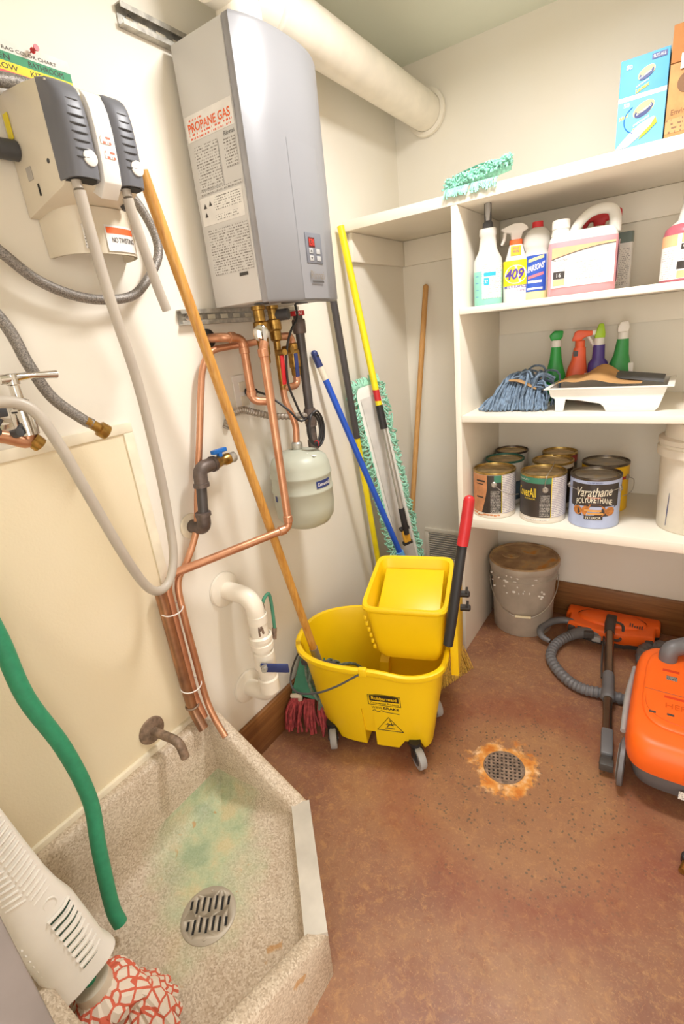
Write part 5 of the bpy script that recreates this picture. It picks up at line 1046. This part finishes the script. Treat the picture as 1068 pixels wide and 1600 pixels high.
MB().box(1.148, 1.195, 1.672, 1.684, .2355, .2372).build('window_slot', mat('red_orange', '#d8431c', .4), V)
MB().patch((1.160, 1.628, .2370), X, Y, .03, .022).build('status_print', 'print_dark', V)
MB().box(1.158, 1.25, 1.534, 1.544, .2355, .2372).build('grip_slot', 'red_orange', V)
text('lettering', 'HEPA', (1.163, 1.487, .2370), X, Y, .075, 'orange_dark', V, h=.024)
MB().tube([(1.062, 1.43, .15), (1.060, 1.60, .155), (1.066, 1.78, .145)], [.008, .010, .007], 10, 5).build('side_bumper', 'light_grey', V)
for xx, sx in ((1.072, -1), (1.408, 1)):
    wv = MB().lathe([(.066, 0), (.071, .003), (.071, .014), (.055, .019)], (xx - sx*.006, 1.385, .0715), 32, (sx, 0, 0)).build('wheel', 'vac_grey', V)
    MB().lathe([(.052, .0195), (.05, .021)], (xx - sx*.006, 1.385, .0715), 28, (sx, 0, 0)).build('wheel_cap', 'light_grey', wv)
MB().lathe([(.02, -.012), (.02, .012)], (1.24, 1.79, .02), 18, X).build('front_caster', 'vac_dark', V)
MB().patch((1.215, 1.3130, .075), X, Z, .07, .028).build('rating_print', 'print_pale', V)
MB().tube(bend([(1.160, 1.745, .226), (1.160, 1.75, .275), (1.30, 1.84, .300)], .05, 7), .028, 18, 0).build('hose_elbow', 'vac_grey', V)
def corr(pts, r, amp, sub=26, k=1.25):
    P_, R_ = smooth_path([Vector(p) for p in pts], [r]*len(pts), sub); return P_, [r + amp*math.sin(i*k) for i in range(len(P_))]
hz = [(1.31, 1.845, .30), (1.42, 1.95, .29), (1.46, 2.10, .16), (1.38, 2.17, .05), (1.25, 2.165, .03), (1.14, 2.12, .03), (1.12, 2.02, .024), (1.17, 1.90, .022), (1.18, 1.80, .02), (1.10, 1.748, .02), (1.02, 1.742, .024), (.955, 1.735, .024), (.90, 1.755, .024), (.842, 1.81, .024), (.800, 1.88, .026), (.798, 1.96, .03), (.825, 2.03, .035), (.86, 2.07, .04)]
P_, R_ = corr(hz, .0205, .0018, 20)
VS = [MB().tube(P_, R_, 12, 0).build('hose', 'vac_grey', V)]
MB().tube([(.845, 2.055, .038), (.875, 2.085, .042), (.92, 2.105, .045), (.965, 2.115, .045)], [.022, .025, .024, .021], 14, 4).build('handle_body', 'vac_grey', V)
MB().tube([(.885, 2.115, .055), (.82, 2.135, .062), (.76, 2.105, .06), (.725, 2.045, .05), (.735, 2.0, .04), (.775, 1.985, .032)], [.014, .015, .016, .017, .014, .010], 12, 5).build('handle_grip', 'vac_grey', V)
MB().cyl((.955, 2.113, .045), (1.03, 2.128, .045), .016).build('handle_tube', 'steel', V)
MB().obox((.915, 2.080, .050), (1, .2, 0), (-.2, 1, 0), Z, .02, .012, .014).build('latch', 'vac_dark', V, .003)
V.location.x += .04
for o in V.children:
    if o.name.split('.')[0] in ('hose', 'handle_body', 'handle_grip', 'handle_tube', 'latch'): o.location.x -= .04
WD = root('vacuum_wand', (1.03, 1.75, 0), 'chrome vacuum wand lying on the floor beside the canister', 'vacuum wand')
wa, wb = Vector((.985, 2.165, .085)), Vector((1.070, 1.375, .034)); d_ = (wb-wa); wq = lambda t: wa + d_*t
mat('wand_chrome', '#8f7a68', .22, .9, var=.05)
MB().cyl(wq(.05), wq(.55), .017).build('upper_tube', 'wand_chrome', WD); MB().cyl(wq(.5), wq(.86), .0155).build('lower_tube', 'wand_chrome', WD)
MB().lathe([(.018, 0), (.021, .01), (.021, .10), (.0235, .105), (.0235, .135), (.018, .14)], wq(.44), 18, d_).build('joint_collar', 'vac_grey', WD)
MB().obox(wq(.88), d_, Vector((0,0,1)).cross(d_), Z, .055, .018, .019).build('end_cuff', 'vac_grey', WD, .006)
MB().obox(wq(.965), d_, Vector((0,0,1)).cross(d_), Z, .022, .016, .010).build('plug', 'vac_dark', WD, .003)
MB().obox(wq(.99)+Z*.004, d_, Vector((0,0,1)).cross(d_), Z, .014, .020, .014).build('connector', 'vac_dark', WD, .003)
MB().tube([wq(.1)+Vector((-.02, 0, -.03)), wq(.3)+Vector((-.024, 0, -.035)), wq(.45)+Vector((-.022, 0, -.02))], .004, 8, 5).build('cable', 'vac_dark', WD)
N = root('power_nozzle', (.985, 2.2, 0), 'orange vacuum floor nozzle lying against the back baseboard', 'vacuum nozzle')
NM = Matrix.Translation((.988, 2.19, 0)) @ Matrix.Rotation(math.radians(1), 4, 'Z')
npoly = [(-.188, .085), (.188, .085), (.188, .018), (.172, .012), (.168, -.072), (.075, -.09), (.06, -.098), (-.06, -.098), (-.075, -.09), (-.168, -.072), (-.172, .012), (-.188, .018)]
MB().loft([[Vector((x*k, y*k, z)) for x, y in npoly] for z, k in ((.022, 1.0), (.05, 1.0), (.066, .985), (.074, .95))]).xf(NM).build('shell', 'orange', N, .003)
MB().loft([[Vector((x*.99, y*.99, z)) for x, y in npoly] for z in (.004, .0215)]).xf(NM).build('sole', 'vac_dark', N)
for sx in (-1, 1): MB().box(.150*sx-.016, .150*sx+.016, -.082, -.012, .008, .058).xf(NM).build('corner_guard', 'vac_dark', N, .006)
MB().loft([[Vector((.135*math.cos(t)*k, .005+.062*math.sin(t)*k, z)) for t in [2*math.pi*i/40 for i in range(40)]] for z, k in ((.072, 1), (.082, .97), (.088, .85))]).xf(NM).build('hood', 'orange', N, smooth=50)
MB().loft([[Vector((.137*math.cos(t)*k, .005+.064*math.sin(t)*k, z)) for t in [math.pi*i/30 for i in range(31)]] for z, k in ((.074, 1.02), (.080, 1.0))], False, False, close=False).xf(NM).build('hood_edge', 'rust', N, recalc=False)
for i in range(6): MB().obox((.075+.009*i, -.028, .0885-.0012*i), X, Y, Z, .0022, .013, .001).xf(NM).build('vent_slot', 'vac_dark', N)
MB().box(-.020, .022, -.07, .018, .05, .098).xf(NM).build('neck_socket', 'vac_dark', N, .006)
MB().tube([(-.0, -.03, .085), (.0, -.06, .088), (.004, -.11, .078)], [.022, .021, .020], 16, 4).xf(NM).build('swivel_neck', 'vac_dark', N)
MB().box(-.062, -.026, -.115, -.085, .02, .045).xf(NM).build('pedal', 'light_grey', N, .004)
MB().tube([(.02, -.03, .09), (.05, -.05, .085), (.045, -.10, .05), (.02, -.13, .06)], .006, 8, 5).xf(NM).build('plug_lead', 'vac_dark', N)
# small brass cap at the right edge
bc = root('hose_cap', (1.285, 1.175, 0), 'small black and brass hose fitting on the floor at the right edge', 'fitting')
MB().lathe([(.012, 0), (.014, .003), (.014, .022), (.010, .025)], (1.285, 1.185, 0), 14).build('knob', 'black', bc)
MB().lathe([(.009, 0), (.009, .03)], (1.283, 1.172, .011), 12, (-.3, -1, 0)).build('thread', 'brass', bc)
# ================================================================ pails
def pail(loc, label, m, name='pail'):
    c = Vector(loc); p = root(name, loc, label, 'pail')
    MB().lathe([(.128, 0), (.131, .004), (.140, .25), (.141, .27), (.148, .272), (.148, .284), (.142, .288), (.143, .305), (.150, .308), (.150, .322), (.145, .325)], c, 48).build('body', m, p, smooth=45)
    return p, c
p1, c = pail((.617, 2.138, .0), 'grey plastic pail with paint-spattered lid under the lowest shelf', 'pail_grey')
t = NT('lid_dirty'); f = t.noise(t.obj(), 14, 4); t.set(t.ramp(f, [(.35, '#8a6b4a'), (.5, '#a2835f'), (.62, '#b79868'), (.7, '#c9862f')]), .6)
MB().lathe([(.152, .318), (.154, .325), (.154, .350), (.150, .356), (.143, .352), (.142, .348), (.0, .346)], c, 48, cap0=False).build('lid', 'lid_dirty', p1, smooth=45)
MB().lathe([(.152, .318), (.1545, .325), (.1545, .349), (.152, .3525)], c, 48, cap0=False, cap1=False).build('lid_skirt', 'pail_grey', p1)
MB().lathe([(.042, .3465), (.042, .352), (.034, .352), (.034, .349), (.018, .349), (.018, .352), (.0, .352)], c+Vector((-.06, .01, 0)), 28).build('spout_cap', 'lid_dirty', p1)
def bailpts(c, r, a0, zt, sag, n=14, out=.012):
    pts = []
    for i in range(n+1):
        a_ = a0 + math.pi*i/n; k = math.sin(math.pi*i/n); pts.append(c + Vector(((r+out)*math.cos(a_), (r+out)*math.sin(a_), zt - sag*k)))
    return pts
bpts = bailpts(c, .139, math.pi+.25, .27, .155)
MB().tube(bpts, .0022, 8, 4).build('bail', 'wire', p1)
MB().cyl(bpts[6], bpts[8], .0065).build('bail_grip', mat('grip_cream', '#e7d9b2', .5), p1)
mb = MB(); random.seed(17)
for i in range(26):
    a_ = -math.pi/2 + random.uniform(-1.1, 1.0); z = random.uniform(.2, .315); mb.ball(c+Vector((.1495*math.cos(a_) if z > .27 else .1405*math.cos(a_), (.1495 if z > .27 else .1405)*math.sin(a_), z)), (.003+random.random()*.006, .003, .002+random.random()*.004), 8, 5)
mb.build('paint_spatter', 'white_plastic', p1)
c = Vector((1.225, 1.985, .645)); p2 = root('white_pail', c, 'tall off-white pail with a ridged collar at the right end of the lowest shelf', 'pail')
MB().lathe([(.108, 0), (.112, .004), (.120, .22), (.121, .26), (.133, .262), (.134, .288), (.128, .292), (.128, .300), (.133, .303), (.132, .318), (.115, .322), (.113, .372), (.10, .376)], c, 48).build('body', 'pail_white', p2, smooth=45)
a_ = -2.35; MB().tube([c+Vector((.1135*math.cos(a_-.03), .1135*math.sin(a_-.03), .02)), c+Vector((.116*math.cos(a_), .116*math.sin(a_), .08)), c+Vector((.1185*math.cos(a_+.03), .1185*math.sin(a_+.03), .14))], [.0008, .0015, .0006], 6, 4).build('ink_mark', 'navy', p2)
# ================================================================ twist mop close to the camera
tm = root('twist_mop', (.33, .19, .09), 'white twist mop with a ribbed wringer sleeve, standing in the near end of the sink', 'mop')
A_, E_ = Vector((.205, .120, .690)), Vector((.283, .160, .283)); d_ = (E_-A_).normalized(); LL = (E_-A_).length
sy_ = Vector((.90, -.13, .92)); sy_ = (sy_ - d_*sy_.dot(d_)).normalized(); sx_ = d_.cross(sy_)     # sleeve: wide across sx, ribbed face to the room
if sx_.y < 0: sx_ = -sx_
def sl(t, w, h, e=3.0, n=36):
    c0 = A_ + d_*(LL*t); out = []
    for j in range(n):
        q = 2*math.pi*j/n; cc, ss = math.cos(q), math.sin(q)
        out.append(c0 + sx_*(w*math.copysign(abs(cc)**(2/e), cc)) + sy_*(h*math.copysign(abs(ss)**(2/e), ss)))
    return out
slv = MB().loft([sl(0, .040, .026), sl(.25, .042, .028), sl(.42, .044, .030), sl(.52, .048, .032), sl(.62, .056, .036), (sl(.8, .058, .038)), sl(.92, .058, .038), sl(.96, .062, .040), sl(1.0, .066, .042), sl(1.003, .060, .037), sl(.9, .052, .033), sl(.5, .040, .026)], True, True).build('sleeve', 'white_gloss', tm, smooth=60)
def edge(t, side, w): return A_ + d_*(LL*t) + sx_*(side*w)
for i in range(15):
    t = .06 + i*.03
    MB().tube([A_+d_*(LL*(t+.012))+sx_*(.000)-sy_*.0+sy_*.030, A_+d_*(LL*t)+sx_*.02+sy_*.0295, A_+d_*(LL*(t-.004))+sx_*.034+sy_*.024], .0024, 6, 4).build('rib', 'white_gloss', slv)
for i in range(12):
    t = .10 + i*.03
    MB().tube([A_+d_*(LL*(t+.012))-sx_*.004+sy_*.030, A_+d_*(LL*t)-sx_*.02+sy_*.0295, A_+d_*(LL*(t-.004))-sx_*.034+sy_*.024], .0022, 6, 4).build('rib', 'white_gloss', slv)
for i in range(9):
    t = .60 + i*.038
    MB().tube([A_+d_*(LL*t)+sx_*.0+sy_*.0385, A_+d_*(LL*t)+sx_*.028+sy_*.0365, A_+d_*(LL*(t-.008))+sx_*.045+sy_*.030], .0032, 6, 4).build('slot_bar', 'white_gloss', slv)
    MB().tube([A_+d_*(LL*(t+.018))+sx_*.002+sy_*.0375, A_+d_*(LL*(t+.018))+sx_*.028+sy_*.0352, A_+d_*(LL*(t+.010))+sx_*.043+sy_*.0295], .0016, 6, 4).build('slot', mat('slot_green', '#254a3c', .6), slv)
for i in range(9):
    t = .62 + i*.035
    MB().tube([A_+d_*(LL*t)-sx_*.046+sy_*.028, A_+d_*(LL*(t+.012))-sx_*.056+sy_*.012], .0026, 6, 0).build('rib', 'white_gloss', slv)
MB().torus(A_+d_*(LL*.545)+sx_*.018+sy_*.0315, sy_, .011, .0018, 24, 6).build('emblem_ring', 'white_gloss', slv)
MB().cyl(A_+d_*(-.50), E_+d_*.04, .0125).build('pole', 'green_hose', tm)
K_ = E_+d_*.035
MB().lathe([(.02, 0), (.034, .004), (.036, .03), (.030, .05), (.02, .055)], K_, 24, d_).build('collar', mat('clear_collar', '#ddd2bf', .35), tm)
t = NT('mesh_cloth'); v = t.n('ShaderNodeTexVoronoi', feature='DISTANCE_TO_EDGE'); t.l(t.obj(), v.inputs['Vector']); v.inputs['Scale'].default_value = 42
t.set(t.mix(t.math('LESS_THAN', v.outputs['Distance'], .09), '#eadccb', '#d9694f'), .8)
mb = MB(); random.seed(41)
for i in range(16):
    q = 2*math.pi*i/16; o1 = (sx_*math.cos(q)+sy_*math.sin(q)); 
    p0 = K_ + d_*.03 + o1*.022; e0 = Vector((.345+.085*math.cos(q), .205+.065*math.sin(q), .108+.01*random.random()))
    mb.tube([p0, p0+d_*.03+o1*.03+Z*.004, (p0+e0)/2+o1*.015+Z*.01, e0], [.014, .019, .018, .013], 8, 4)
mb.build('strips', 'mesh_cloth', tm, kind='stuff')
